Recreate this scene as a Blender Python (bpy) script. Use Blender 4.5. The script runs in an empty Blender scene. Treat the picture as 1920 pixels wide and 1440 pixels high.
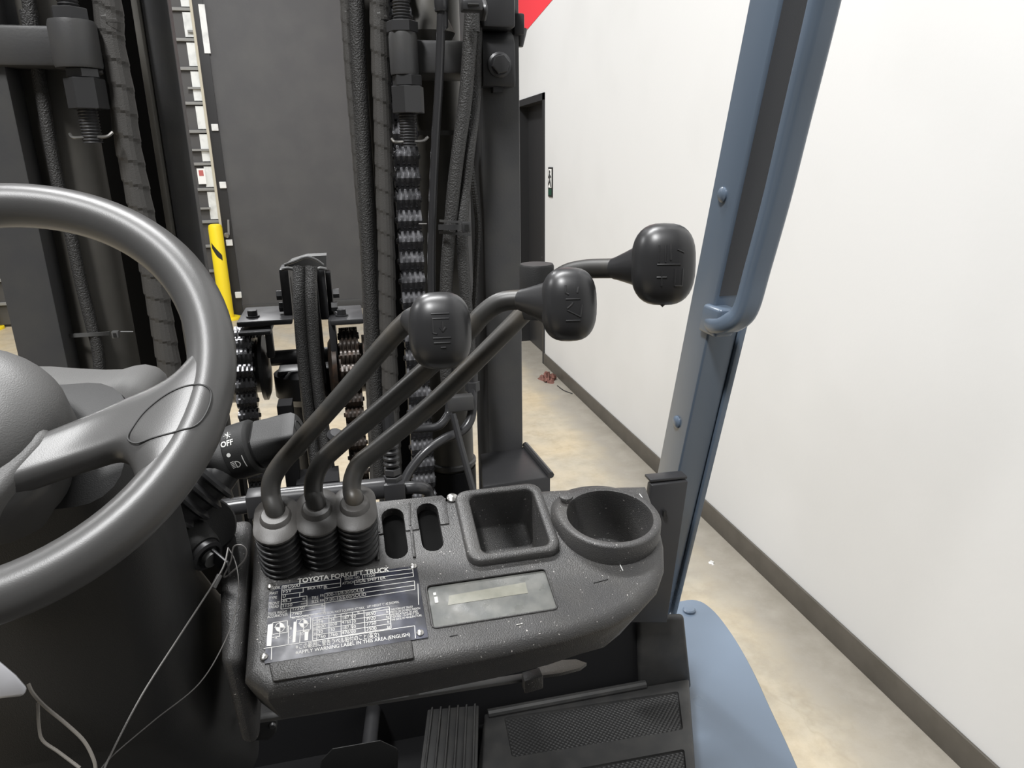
import bpy, bmesh, math, random
from mathutils import Vector as V, Matrix
random.seed(7)
S = bpy.context.scene
COL = S.collection
PI = math.pi
rad = math.radians

# ------------------------------------------------------------------ camera
FPX, PITCH, YAW, ROLL = 1330.0, rad(17.6), rad(13.2), rad(-0.8)
CAM = V((0, 0, 1.95))
FW = V((math.sin(YAW)*math.cos(PITCH), math.cos(YAW)*math.cos(PITCH), -math.sin(PITCH)))
R0 = V((math.cos(YAW), -math.sin(YAW), 0))
U0 = R0.cross(FW)
RT = R0*math.cos(ROLL) + U0*math.sin(ROLL)
UP = U0*math.cos(ROLL) - R0*math.sin(ROLL)
cd = bpy.data.cameras.new('camera')
cd.sensor_fit = 'HORIZONTAL'; cd.sensor_width = 36.0; cd.lens = FPX/1920*36.0
cd.clip_start = 0.02; cd.clip_end = 100
cam = bpy.data.objects.new('camera', cd); COL.objects.link(cam)
cam.matrix_world = Matrix(((RT.x, UP.x, -FW.x, CAM.x), (RT.y, UP.y, -FW.y, CAM.y), (RT.z, UP.z, -FW.z, CAM.z), (0, 0, 0, 1)))
S.camera = cam

# ------------------------------------------------------------------ light
w = bpy.data.worlds.new('world'); S.world = w; w.use_nodes = True
w.node_tree.nodes['Background'].inputs[0].default_value = (0.98, 0.99, 1.0, 1)
w.node_tree.nodes['Background'].inputs[1].default_value = 0.13

def lamp(name, loc, target, sx, sy, power, col=(1, 1, 1)):
    l = bpy.data.lights.new(name, 'AREA'); l.shape = 'RECTANGLE'; l.size = sx; l.size_y = sy
    l.energy = power; l.color = col
    o = bpy.data.objects.new(name, l); COL.objects.link(o)
    o.location = loc
    o.rotation_euler = (V(target)-V(loc)).to_track_quat('-Z', 'Y').to_euler()
    return o
# high-bay warehouse fixtures hanging over the aisle
lamp('ceiling_lamp_ahead', (-0.6, 2.0, 5.8), (-0.6, 2.0, 0), 2.2, 0.4, 440)
lamp('ceiling_lamp_far', (-1.0, 6.4, 5.8), (-1.0, 6.4, 0), 0.5, 1.3, 400)
lamp('ceiling_lamp_behind', (-1.4, -1.0, 5.8), (-1.4, -1.0, 0), 0.5, 1.3, 480)
lamp('ceiling_lamp_left_row', (-5.2, 3.6, 5.8), (-5.2, 3.6, 0), 0.5, 1.3, 330)
lamp('ceiling_lamp_left_row_far', (-5.2, 8.0, 5.8), (-5.2, 8.0, 0), 0.5, 1.3, 260)

vs = S.view_settings
vs.view_transform = 'Standard'; vs.look = 'None'; vs.gamma = 1.0; vs.use_curve_mapping = False
vs.exposure = -0.68

# ------------------------------------------------------------------ helpers
def ray(px, py):
    return RT*((px-960)/FPX) + UP*((720-py)/FPX) + FW
def P(px, py, X=None, Y=None, Z=None):
    d = ray(px, py)
    t = (X-CAM.x)/d.x if X is not None else (Y-CAM.y)/d.y if Y is not None else (Z-CAM.z)/d.z
    return CAM + d*t
def D(px, py, t):
    return CAM + ray(px, py)*t
def PP(px, py, o, n):
    d = ray(px, py)
    return CAM + d*((o-CAM).dot(n)/d.dot(n))

def spline(pts, k=6, closed=False):
    pts = [V(p) for p in pts]; n = len(pts); out = []
    for i in range(n if closed else n-1):
        if closed: a, b, c, d = pts[i-1], pts[i], pts[(i+1) % n], pts[(i+2) % n]
        else:
            b, c = pts[i], pts[i+1]; a = pts[i-1] if i else b*2-c; d = pts[i+2] if i+2 < n else c*2-b
        for j in range(k):
            t = j/k
            out.append(0.5*((2*b)+(c-a)*t+(2*a-5*b+4*c-d)*t*t+(3*b-a-3*c+d)*t**3))
    if not closed: out.append(pts[-1])
    return out

def axes(d):
    d = d.normalized()
    a = V((0, 0, 1)) if abs(d.z) < 0.9 else V((1, 0, 0))
    x = a.cross(d).normalized(); return x, d.cross(x), d

WL = {}
class MB:
    def __init__(s): s.v = []; s.f = []
    def add(s, vs, fs):
        o = len(s.v); s.v += [V(p) for p in vs]; s.f += [tuple(i+o for i in f) for f in fs]; return s
    def loft(s, loops, cap0=True, cap1=True, closed=True):
        n = len(loops[0]); vs = [p for l in loops for p in l]; fs = []
        for i in range(len(loops)-1):
            for j in range(n if closed else n-1):
                k = (j+1) % n
                fs.append((i*n+j, i*n+k, (i+1)*n+k, (i+1)*n+j))
        if cap0: fs.append(tuple(range(n-1, -1, -1)))
        if cap1: fs.append(tuple((len(loops)-1)*n+j for j in range(n)))
        return s.add(vs, fs)
    def box(s, x0, x1, y0, y1, z0, z1):
        return s.loft([[V((x0, y0, z)), V((x1, y0, z)), V((x1, y1, z)), V((x0, y1, z))] for z in (z0, z1)])
    def obox(s, c, a, b, d):            # half-axis vectors
        c, a, b, d = V(c), V(a), V(b), V(d)
        return s.loft([[c-a-b+e, c+a-b+e, c+a+b+e, c-a+b+e] for e in (-d, d)])
    def prism(s, poly, o, u, v, n, h0, h1):
        return s.loft([[o+u*p[0]+v*p[1]+n*h for p in poly] for h in (h0, h1)])
    def tube(s, pts, r, n=12, caps=True, fr=None):
        pts = [V(p) for p in pts]; loops = []; x = None
        m = len(pts)
        for i, p in enumerate(pts):
            d = (pts[min(i+1, m-1)]-pts[max(i-1, 0)]).normalized()
            if x is None: x = axes(d)[0]
            x = (x-d*x.dot(d)).normalized(); y = d.cross(x)
            rr = r(i/(m-1)) if callable(r) else r[i] if isinstance(r, (list, tuple)) else r
            loops.append([p+(x*math.cos(2*PI*j/n)+y*math.sin(2*PI*j/n))*(rr*(fr(i, j/n) if fr else 1)) for j in range(n)])
        return s.loft(loops, caps, caps)
    def ring(s, pts, r, n=8):            # closed tube
        pts = [V(p) for p in pts]; m = len(pts); vs = []; x = None
        c = sum(pts, V((0, 0, 0)))/m
        for i, p in enumerate(pts):
            d = (pts[(i+1) % m]-pts[i-1]).normalized()
            x = (p-c); x = (x-d*x.dot(d)).normalized(); y = d.cross(x)
            vs += [p+(x*math.cos(2*PI*j/n)+y*math.sin(2*PI*j/n))*r for j in range(n)]
        fs = [(i*n+j, i*n+(j+1) % n, ((i+1) % m)*n+(j+1) % n, ((i+1) % m)*n+j) for i in range(m) for j in range(n)]
        return s.add(vs, fs)
    def lathe(s, prof, o, d, n=24, start=0.0, cap0=True, cap1=True):
        x, y, d = axes(V(d)); o = V(o)
        return s.loft([[o+d*h+(x*math.cos(start+2*PI*j/n)+y*math.sin(start+2*PI*j/n))*max(r, 1e-5) for j in range(n)] for r, h in prof], cap0, cap1)
    def hexa(s, o, d, r, h, ch=0.12, start=0.0):
        c = r*ch
        return s.lathe([(r*(1-ch), 0), (r, c*.6), (r, h-c*.6), (r*(1-ch), h)], o, d, 6, start)
    def build(s, name, mat, parent=None, smooth=35, bevel=0, seg=2, fix=True):
        me = bpy.data.meshes.new(name)
        c = sum(s.v, V((0, 0, 0)))/max(1, len(s.v))
        me.from_pydata([p-c for p in s.v], [], s.f)
        bm = bmesh.new(); bm.from_mesh(me)
        if fix: bmesh.ops.recalc_face_normals(bm, faces=bm.faces)
        if bevel:
            es = [e for e in bm.edges if len(e.link_faces) == 2 and e.calc_face_angle(0) > rad(30)]
            bmesh.ops.bevel(bm, geom=es, offset=bevel, segments=seg, profile=0.5, affect='EDGES', clamp_overlap=True)
        bm.to_mesh(me); bm.free()
        if smooth:
            me.polygons.foreach_set('use_smooth', [True]*len(me.polygons)); me.set_sharp_from_angle(angle=rad(smooth))
        return put(name, me, c, mat, parent)
def put(name, me, c, mat, parent):
    if mat is not None:
        me.materials.clear(); me.materials.append(mat)
    o = bpy.data.objects.new(name, me); COL.objects.link(o)
    WL[o.name] = V(c)
    if parent is not None:
        o.parent = parent; o.location = V(c)-WL[parent.name]
    else: o.location = c
    return o
def dup(src, c, parent, rot=None):
    o = src.copy(); COL.objects.link(o); WL[o.name] = V(c); o.parent = parent
    o.location = V(c)-WL[parent.name] if parent else c
    if rot is not None: o.rotation_euler = rot
    return o
def thing(name, loc, label, cat, group=None):
    o = bpy.data.objects.new(name, None); COL.objects.link(o); o.location = loc; WL[o.name] = V(loc)
    o.empty_display_size = 0.1
    o['label'] = label; o['category'] = cat
    if group: o['group'] = group
    return o
def tag(o, label=None, cat=None, group=None, kind=None):
    for k, x in (('label', label), ('category', cat), ('group', group), ('kind', kind)):
        if x: o[k] = x
    return o
def rrect(u0, u1, v0, v1, r, k=5):
    out = []
    for cx, cy, a in ((u1-r, v1-r, 0), (u0+r, v1-r, 90), (u0+r, v0+r, 180), (u1-r, v0+r, 270)):
        for i in range(k+1):
            t = rad(a+90*i/k); out.append((cx+r*math.cos(t), cy+r*math.sin(t)))
    return out
def boolean_cut(obj, cutters):
    for c in cutters:
        m = obj.modifiers.new('cut', 'BOOLEAN'); m.operation = 'DIFFERENCE'; m.solver = 'EXACT'; m.object = c
    bpy.context.view_layer.update()
    dg = bpy.context.evaluated_depsgraph_get()
    me = bpy.data.meshes.new_from_object(obj.evaluated_get(dg))
    obj.modifiers.clear(); old = obj.data; obj.data = me; me.name = old.name
    for c in cutters: bpy.data.objects.remove(c, do_unlink=True)
    me.polygons.foreach_set('use_smooth', [True]*len(me.polygons)); me.set_sharp_from_angle(angle=rad(35))

# ------------------------------------------------------------------ materials
def mat(name, col, rough=0.5, metal=0.0, spec=0.5, noise=None, bump=None, rvar=None, coat=0.0, speck=False):
    """noise=(scale, colour2, lo, hi); bump=(scale, strength, distance); rvar=(scale, lo, hi)"""
    m = bpy.data.materials.new(name); m.use_nodes = True
    nt = m.node_tree; b = nt.nodes['Principled BSDF']; L = nt.links.new
    b.inputs['Base Color'].default_value = (*col, 1); b.inputs['Roughness'].default_value = rough
    b.inputs['Metallic'].default_value = metal; b.inputs['Specular IOR Level'].default_value = spec
    b.inputs['Coat Weight'].default_value = coat; b.inputs['Coat Roughness'].default_value = 0.15
    g = nt.nodes.new('ShaderNodeNewGeometry')
    def nz(scale, det=4):
        n = nt.nodes.new('ShaderNodeTexNoise'); n.inputs['Scale'].default_value = scale; n.inputs['Detail'].default_value = det
        L(g.outputs['Position'], n.inputs['Vector']); return n
    if noise:
        n = nz(noise[0]); r = nt.nodes.new('ShaderNodeValToRGB')
        r.color_ramp.elements[0].position = noise[2]; r.color_ramp.elements[1].position = noise[3]
        r.color_ramp.elements[0].color = (*col, 1); r.color_ramp.elements[1].color = (*noise[1], 1)
        L(n.outputs['Fac'], r.inputs['Fac']); L(r.outputs['Color'], b.inputs['Base Color'])
    if speck:
        n = nz(420, 1); r = nt.nodes.new('ShaderNodeMapRange'); r.inputs['From Min'].default_value = .735; r.inputs['From Max'].default_value = .78
        L(n.outputs['Fac'], r.inputs['Value']); mx = nt.nodes.new('ShaderNodeMix'); mx.data_type = 'RGBA'
        L(r.outputs['Result'], mx.inputs[0]); mx.inputs[7].default_value = (.42, .40, .38, 1)
        if b.inputs['Base Color'].is_linked: L(b.inputs['Base Color'].links[0].from_socket, mx.inputs[6])
        L(mx.outputs[2], b.inputs['Base Color'])
    if rvar:
        n = nz(rvar[0]); r = nt.nodes.new('ShaderNodeMapRange')
        r.inputs['To Min'].default_value = rvar[1]; r.inputs['To Max'].default_value = rvar[2]
        r.inputs['From Min'].default_value = .3; r.inputs['From Max'].default_value = .7
        L(n.outputs['Fac'], r.inputs['Value']); L(r.outputs['Result'], b.inputs['Roughness'])
    if bump:
        n = nz(bump[0], 2); q = nt.nodes.new('ShaderNodeBump'); q.inputs['Strength'].default_value = bump[1]
        q.inputs['Distance'].default_value = bump[2]
        L(n.outputs['Fac'], q.inputs['Height']); L(q.outputs['Normal'], b.inputs['Normal'])
    return m
M = {}
M['wall'] = mat('white_wall_paint', (.64, .64, .635), .55, noise=(1.3, (.605, .605, .598), .45, .75), bump=(60, .06, .004))
M['dark_wall'] = mat('charcoal_wall_paint', (.062, .062, .064), .6, noise=(3, (.072, .072, .072), .4, .7), bump=(50, .15, .004))
M['base'] = mat('baseboard_vinyl', (.088, .078, .064), .5, noise=(12, (.070, .062, .050), .4, .7))
M['dark_base'] = mat('dark_baseboard_vinyl', (.05, .05, .05), .5)
M['black_frame'] = mat('black_door_frame', (.02, .02, .021), .4)
M['door_panel'] = mat('dock_door_panel', (.065, .063, .062), .6)
M['strut'] = mat('dock_door_strut', (.22, .22, .21), .5)
M['cream'] = mat('track_cream', (.45, .42, .33), .5)
M['white_seal'] = mat('white_seal', (.72, .73, .71), .5, noise=(8, (.55, .56, .55), .5, .7))
M['yellow'] = mat('bollard_yellow', (.86, .66, .02), .4)
M['red'] = mat('red_wall_paint', (.78, .045, .06), .5)
M['green'] = mat('sign_green', (.012, .06, .035), .5)
M['white'] = mat('white_print', (.8, .8, .78), .5)
M['ink'] = mat('black_print', (.015, .015, .015), .5)
M['paint'] = mat('satin_black_paint', (.032, .032, .034), .42, rvar=(25, .36, .5), bump=(400, .08, .0006))
M['mast'] = mat('mast_black_paint', (.058, .058, .060), .5, noise=(20, (.068, .067, .065), .4, .7), bump=(260, .18, .0008))
M['mast_dark'] = mat('unlit_black_paint', (.009, .009, .010), .7, spec=.3)  # mast paint darkened, shade of the enclosed parts put into its colour
M['cylinder'] = mat('cylinder_dusty_paint', (.085, .081, .072), .5, noise=(15, (.115, .108, .094), .35, .75), bump=(300, .1, .0006))
M['pipe'] = mat('pipe_gloss_black', (.035, .035, .037), .28)
M['steel'] = mat('dark_bolt_steel', (.06, .06, .062), .38, .35)
M['chain'] = mat('oiled_chain_steel', (.20, .20, .21), .24, .85, rvar=(60, .2, .38))
M['chain_brown'] = mat('greased_chain', (.035, .027, .022), .35, .3, noise=(60, (.09, .05, .03), .5, .8))
M['hose'] = mat('braided_hose_rubber', (.046, .045, .044), .5, bump=(420, .8, .0030))
M['wrap'] = mat('wrapped_hose_sleeve', (.070, .067, .063), .55, bump=(700, .45, .001))
M['rubber'] = mat('boot_rubber', (.022, .022, .023), .36, rvar=(40, .3, .46))
M['boot_top'] = mat('boot_dusty_rubber', (.05, .047, .044), .45, bump=(900, .2, .0005))
M['plastic'] = mat('console_textured_plastic', (.046, .045, .045), .42, noise=(35, (.058, .056, .053), .35, .75), bump=(800, .6, .0010), speck=True)
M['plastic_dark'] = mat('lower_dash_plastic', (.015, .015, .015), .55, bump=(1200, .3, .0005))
M['wheel'] = mat('steering_wheel_plastic', (.066, .065, .064), .36, bump=(1400, .12, .0004))
M['pad'] = mat('horn_pad_plastic', (.11, .109, .107), .48, bump=(1100, .4, .0006))
M['groove'] = mat('groove_line', (.02, .02, .02), .6)
M['lever'] = mat('lever_rod_dusty_paint', (.030, .029, .027), .42, noise=(18, (.075, .062, .045), .5, .8), rvar=(20, .36, .5))
M['knob'] = mat('knob_gloss_plastic', (.024, .024, .025), .35)
M['blue'] = mat('pillar_blue_grey_paint', (.130, .170, .225), .30, rvar=(4, .26, .36), coat=.25)
M['grey_tex'] = mat('pillar_textured_recess', (.07, .072, .078), .65, bump=(1200, .3, .0006))
M['mat'] = mat('floor_mat_rubber', (.03, .03, .03), .5, noise=(30, (.043, .042, .04), .4, .7), bump=(1300, .35, .0005))
M['rivet'] = mat('rivet_metal', (.45, .44, .42), .3, .9)
M['plate'] = mat('data_plate_navy_foil', (.010, .011, .018), .34, .1, spec=.35, noise=(40, (.030, .034, .060), .48, .75), rvar=(50, .25, .5))
M['void'] = mat('slot_shade_black', (.004, .004, .004), .95, spec=.1)
M['print'] = mat('data_plate_print', (.62, .61, .58), .45)
M['glass'] = mat('dusty_display_window', (.105, .11, .105), .3, noise=(55, (.19, .19, .175), .35, .75), rvar=(80, .2, .6), bump=(900, .2, .0003))
M['lcd'] = mat('display_lcd', (.20, .20, .165), .35, noise=(70, (.27, .265, .22), .4, .7))
M['stalkmark'] = mat('stalk_white_print', (.6, .6, .58), .5)
M['wire'] = mat('tether_steel_wire', (.13, .125, .12), .45, .4)
M['cord'] = mat('pale_cord', (.20, .185, .165), .5)
M['edge'] = mat('bare_bracket_edge', (.10, .10, .098), .45)
M['rag'] = mat('dried_leaf_red', (.20, .085, .065), .8, noise=(40, (.09, .04, .03), .4, .7))
M['pale'] = mat('pale_panel', (.45, .45, .47), .35)
M['scrap'] = mat('paper_scrap', (.55, .45, .36), .8)

def concrete():
    m = mat('stained_concrete', (.5, .45, .36), .45)
    nt = m.node_tree; b = nt.nodes['Principled BSDF']; L = nt.links.new
    g = nt.nodes.new('ShaderNodeNewGeometry')
    def noise(sc, det, rough=.6):
        n = nt.nodes.new('ShaderNodeTexNoise'); n.inputs['Scale'].default_value = sc; n.inputs['Detail'].default_value = det
        n.inputs['Roughness'].default_value = rough
        L(g.outputs['Position'], n.inputs['Vector']); return n
    def ramp(src, stops):
        r = nt.nodes.new('ShaderNodeValToRGB'); e = r.color_ramp.elements
        e[0].position, e[0].color = stops[0][0], (*stops[0][1], 1); e[1].position, e[1].color = stops[-1][0], (*stops[-1][1], 1)
        for p, c in stops[1:-1]:
            x = e.new(p); x.color = (*c, 1)
        L(src, r.inputs['Fac']); return r.outputs['Color']
    base = ramp(noise(1.1, 5).outputs['Fac'], [(.36, (.49, .41, .285)), (.5, (.45, .395, .30)), (.62, (.385, .355, .295))])
    mott = ramp(noise(9, 8, .7).outputs['Fac'], [(.36, (.80, .78, .75)), (.58, (1, 1, 1))])
    mx = nt.nodes.new('ShaderNodeMix'); mx.data_type = 'RGBA'; mx.blend_type = 'MULTIPLY'; mx.inputs[0].default_value = .8
    L(base, mx.inputs[6]); L(mott, mx.inputs[7])
    v = nt.nodes.new('ShaderNodeTexVoronoi'); v.feature = 'DISTANCE_TO_EDGE'; v.inputs['Scale'].default_value = .55
    wv = noise(2.2, 4); ad = nt.nodes.new('ShaderNodeVectorMath'); ad.operation = 'ADD'
    L(g.outputs['Position'], ad.inputs[0]); L(wv.outputs['Color'], ad.inputs[1]); L(ad.outputs[0], v.inputs['Vector'])
    cr = ramp(v.outputs['Distance'], [(0, (.62, .58, .5)), (.012, (1, 1, 1))])
    m2 = nt.nodes.new('ShaderNodeMix'); m2.data_type = 'RGBA'; m2.blend_type = 'MULTIPLY'; m2.inputs[0].default_value = .22
    L(mx.outputs[2], m2.inputs[6]); L(cr, m2.inputs[7])
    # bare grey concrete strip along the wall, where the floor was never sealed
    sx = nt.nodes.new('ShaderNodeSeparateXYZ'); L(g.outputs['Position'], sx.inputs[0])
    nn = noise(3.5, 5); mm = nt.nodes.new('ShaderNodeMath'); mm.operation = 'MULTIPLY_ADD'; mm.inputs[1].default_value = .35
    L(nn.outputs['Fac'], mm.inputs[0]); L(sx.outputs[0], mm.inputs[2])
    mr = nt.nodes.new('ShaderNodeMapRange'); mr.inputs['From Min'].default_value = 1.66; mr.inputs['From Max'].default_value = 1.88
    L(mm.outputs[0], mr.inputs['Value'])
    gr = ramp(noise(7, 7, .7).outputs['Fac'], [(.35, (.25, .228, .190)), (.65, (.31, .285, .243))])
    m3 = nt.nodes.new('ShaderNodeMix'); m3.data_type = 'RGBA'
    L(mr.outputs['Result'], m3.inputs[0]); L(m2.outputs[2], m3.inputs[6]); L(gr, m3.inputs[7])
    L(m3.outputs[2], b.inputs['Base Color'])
    q = nt.nodes.new('ShaderNodeBump'); q.inputs['Strength'].default_value = .15; q.inputs['Distance'].default_value = .004
    L(noise(60, 6).outputs['Fac'], q.inputs['Height']); L(q.outputs['Normal'], b.inputs['Normal'])
    return m
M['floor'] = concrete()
def dimple():
    m = mat('mat_dimple_rubber', (.024, .024, .024), .45)
    nt = m.node_tree; b = nt.nodes['Principled BSDF']; L = nt.links.new
    g = nt.nodes.new('ShaderNodeNewGeometry')
    v = nt.nodes.new('ShaderNodeTexVoronoi'); v.inputs['Scale'].default_value = 150; v.inputs['Randomness'].default_value = 0
    mp = nt.nodes.new('ShaderNodeMapping'); mp.inputs['Rotation'].default_value = (0, 0, rad(45))
    L(g.outputs['Position'], mp.inputs['Vector']); L(mp.outputs[0], v.inputs['Vector'])
    q = nt.nodes.new('ShaderNodeBump'); q.inputs['Strength'].default_value = .8; q.inputs['Distance'].default_value = .003
    q.invert = True
    L(v.outputs['Distance'], q.inputs['Height']); L(q.outputs['Normal'], b.inputs['Normal'])
    return m
M['dimple'] = dimple()

# ================================================================== THE ROOM
WX, FY = 1.87, 9.97
def struct(name, mb, m, **k): return tag(mb.build(name, m, None, **k), kind='structure')
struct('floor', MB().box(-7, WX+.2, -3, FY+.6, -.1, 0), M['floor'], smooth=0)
DY0, DY1, DZ = 6.53, 7.55, 2.51
mb = MB()
mb.box(WX, WX+.2, -3, DY0, 0, 6); mb.box(WX, WX+.2, DY1, FY+.2, 0, 6); mb.box(WX, WX+.2, DY0, DY1, DZ, 6)
wall_right = struct('wall_right', mb, M['wall'], smooth=0)
mb = MB(); mb.box(-1.36, WX, FY, FY+.2, 0, 6); mb.box(-7, -1.36, FY, FY+.2, 4.4, 6)
wall_far = struct('wall_far', mb, M['dark_wall'], smooth=0)
mb = MB(); mb.box(WX-.012, WX, -3, DY0, 0, .115)
bb = struct('baseboard_right', mb, M['base'], bevel=.003)
mb = MB(); mb.box(-1.36, WX, FY-.012, FY, 0, .13)
struct('baseboard_far', mb, M['dark_base'], bevel=.003)
mb = MB(); mb.box(WX-.012, WX, DY1, FY, 0, .115); struct('baseboard_right_end', mb, M['dark_base'], bevel=.003)
# side door in the white wall
door = struct('door_1', MB().box(WX+.10, WX+.15, DY0+.05, DY1-.05, .01, DZ-.05), M['black_frame'])
fr = MB(); fr.box(WX-.012, WX+.2, DY0, DY0+.05, 0, DZ); fr.box(WX-.012, WX+.2, DY1-.05, DY1, 0, DZ); fr.box(WX-.012, WX+.2, DY0, DY1, DZ-.06, DZ)
fr.build('door_frame', M['black_frame'], door, smooth=0)
h = MB(); h.tube([V((WX+.1, DY0+.15, 1.02)), V((WX+.05, DY0+.15, 1.02)), V((WX+.05, DY0+.27, 1.02))], .01, 8); h.build('door_handle', M['steel'], door)
# red painted band
a, b = P(985, 60, X=WX), P(1036, 0, X=WX); sl = (b.z-a.z)/(b.y-a.y)
zz = lambda y: a.z+sl*(y-a.y)
poly = [(5.2, zz(5.2)), (FY, zz(FY)), (FY, zz(FY)+.5), (5.2, zz(5.2)+.7)]
o = MB().prism(poly, V((WX, 0, 0)), V((0, 1, 0)), V((0, 0, 1)), V((-1, 0, 0)), -.002, .003).build('trim_1', M['red'], None, smooth=0); tag(o, kind='structure')
# exit sign
sy0, sy1 = 6.27, 6.40
t = thing('exit_sign', (WX-.004, (sy0+sy1)/2, 1.62), 'small black and white pictogram sign on the white wall beside the door', 'sign')
MB().box(WX-.008, WX, sy0, sy1, 1.62, 1.875).build('backing', M['ink'], t, smooth=0)
MB().box(WX-.010, WX-.008, sy0+.02, sy1-.02, 1.70, 1.86).build('white_field', M['white'], t, smooth=0)
f = MB(); yc = (sy0+sy1)/2
f.lathe([(.016, 0), (.016, .002)], (WX-.010, yc+.005, 1.835), (-1, 0, 0), 12)
for pts in (((yc+.005, 1.82), (yc-.005, 1.77)), ((yc-.005, 1.77), (yc+.03, 1.725)), ((yc-.005, 1.77), (yc-.025, 1.735)), ((yc-.025, 1.735), (yc-.035, 1.71)), ((yc+.002, 1.81), (yc-.035, 1.79)), ((yc+.002, 1.81), (yc+.035, 1.785))):
    f.tube([V((WX-.011, *q)) for q in pts], .007, 6)
f.build('figure', M['ink'], t)
MB().box(WX-.010, WX-.008, sy0+.02, sy1-.02, 1.635, 1.69).build('green_field', M['green'], t, smooth=0)

# dock door in the far wall
YD = FY+.09
ddoor = struct('door_2', MB().box(-7, -1.36, YD+.03, YD+.06, 0, 4.4), M['door_panel'], smooth=0)
ribs = [-30, 18, 75, 129, 194, 247, 308, 356, 417, 463, 510, 552]
zs = sorted([P(340, y, Y=YD).z for y in ribs if P(340, y, Y=YD).z > .12])
zs = [.02]+zs+[4.38]
for i in range(len(zs)-1):
    MB().box(-6.98, -1.56, YD, YD+.03, zs[i]+.012, zs[i+1]-.012).build('door_section', M['door_panel'], ddoor, smooth=0)
for z in zs[1:-1]:
    MB().box(-6.98, -1.50, YD-.045, YD, z-.018, z+.018).build('door_strut', M['strut'], ddoor, smooth=0, bevel=.004)
for y in (59, 165, 281, 391):
    q = P(372, y, Y=YD-.05); MB().box(q.x-.12, q.x+.14, YD-.06, YD-.02, q.z-.012, q.z+.012).build('hinge', M['strut'], ddoor, smooth=0)
for i in range(len(zs)-1):
    if zs[i+1] > 1.0: MB().box(-1.615, -1.505, YD-.025, YD, max(zs[i], .95)+.03, zs[i+1]-.03).build('edge_seal', M['white_seal'], ddoor, smooth=0)
MB().box(-1.505, -1.475, FY-.05, YD, 0, 4.4).build('track', M['cream'], ddoor, smooth=0)
MB().box(-1.475, -1.36, FY-.02, YD, 0, 4.4).build('jamb', M['black_frame'], ddoor, smooth=0)
q0, q1 = P(380, 8, Y=FY-.03), P(388, 100, Y=FY-.03); MB().box(q0.x-.05, q0.x+.02, FY-.035, FY-.02, q1.z, q0.z).build('seal_strip', M['white_seal'], ddoor, smooth=0)
for px, py in ((403, 239), (418, 347), (430, 455), (447, 553)):
    q = P(px, py, Y=FY-.04); MB().box(q.x-.04, q.x+.04, FY-.05, FY-.02, q.z-.04, q.z+.04).build('track_clip', M['white_seal'], ddoor, smooth=0, bevel=.006)
q = P(427, 430, Y=FY-.05); MB().tube([P(428, 412, Y=FY-.05), P(429, 440, Y=FY-.05)], .014, 6).build('latch_rod', M['strut'], ddoor)
MB().lathe([(.02, -.02), (.035, 0), (.02, .02)], P(425, 441, Y=FY-.06), (0, -1, 0), 10).build('latch_knob', M['rivet'], ddoor)
a, b = P(369, 316, Y=YD-.03), P(388, 345, Y=YD-.03)
t = thing('door_notice', ((a.x+b.x)/2, YD-.03, b.z), 'white notice with a red heading stuck on the dark dock door', 'sign')
MB().box(a.x, b.x, YD-.05, YD-.046, b.z, a.z).build('sheet', M['white'], t, smooth=0)
MB().box(a.x+.02, b.x-.02, YD-.052, YD-.05, a.z-.09, a.z-.02).build('red_heading', mat('notice_red', (.45, .12, .11), .5), t, smooth=0)

def bollard(x, y, h, r, label):
    t = thing('bollard', (x, y, 0), label, 'bollard', 'yellow bollards by the dock door')
    MB().lathe([(r, 0), (r, h-.05), (r*.9, h-.015), (r*.6, h)], (x, y, .02), (0, 0, 1), 24).build('post', M['yellow'], t)
    MB().lathe([(r*1.9, 0), (r*1.9, .02), (r*1.85, .03)], (x, y, 0), (0, 0, 1), 24).build('base_plate', M['yellow'], t)
    s = MB(); n = 8; vs = []; a0 = -PI/2-.75
    for i in range(n+1):
        a = a0+1.35*i/n; zt = h-.22-.16*i/n
        for z in (zt, zt-.10*(1-abs(i/n-.5)*.6)): vs.append(V((x+math.cos(a)*(r+.002), y+math.sin(a)*(r+.002), z+.02)))
    s.add(vs, [(2*i, 2*i+2, 2*i+3, 2*i+1) for i in range(n)]); s.build('arrow_mark', M['ink'], t)
q = P(436, 598, Z=0)
bollard(q.x-.06, q.y, 1.2, .085, 'yellow steel bollard with a black arrow mark in front of the dock door')
q = P(-6, 613, Z=0)
bollard(q.x-.02, q.y-.15, 1.2, .085, 'second yellow bollard, only its edge showing past the left mast rail')

# litter on the floor
def crumple(name, c, rx, ry, hh, m, label, cat):
    mbx = MB(); n, k = 22, 6; loops = []
    for i in range(k+1):
        f = 1-i/k; l = []
        for j in range(n):
            a = 2*PI*j/n; s = f**.7*(1+.28*math.sin(3*a+i)+.12*random.uniform(-1, 1))
            l.append(V((c.x+rx*s*math.cos(a), c.y+ry*s*math.sin(a), c.z+.001+hh*(1-f*f)*(1+.7*random.uniform(-1, 1)) if 0 < i else c.z)))
        loops.append(l)
    mbx.loft(loops); return tag(mbx.build(name, m, None, smooth=25), label, cat)
crumple('dry_leaf', P(1027, 712, Z=0), .075, .10, .05, M['rag'], 'crumpled reddish brown leaf on the concrete near the white wall', 'leaf')
tag(MB().tube(spline([P(1045, 723, Z=.004), P(1057, 732, Z=.004), P(1073, 738, Z=.004)], 4), .004, 6).build('twig', M['ink'], None), 'thin dark twig on the floor beside the baseboard', 'twig')
crumple('paper_scrap', P(1334, 1056, Z=0), .012, .015, .008, M['white'], 'tiny white scrap on the floor right of the blue pillar', 'litter')
crumple('paper_scrap', P(488, 588, Z=0), .05, .06, .05, M['scrap'], 'small tan scrap at the foot of the charcoal far wall', 'litter')

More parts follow.
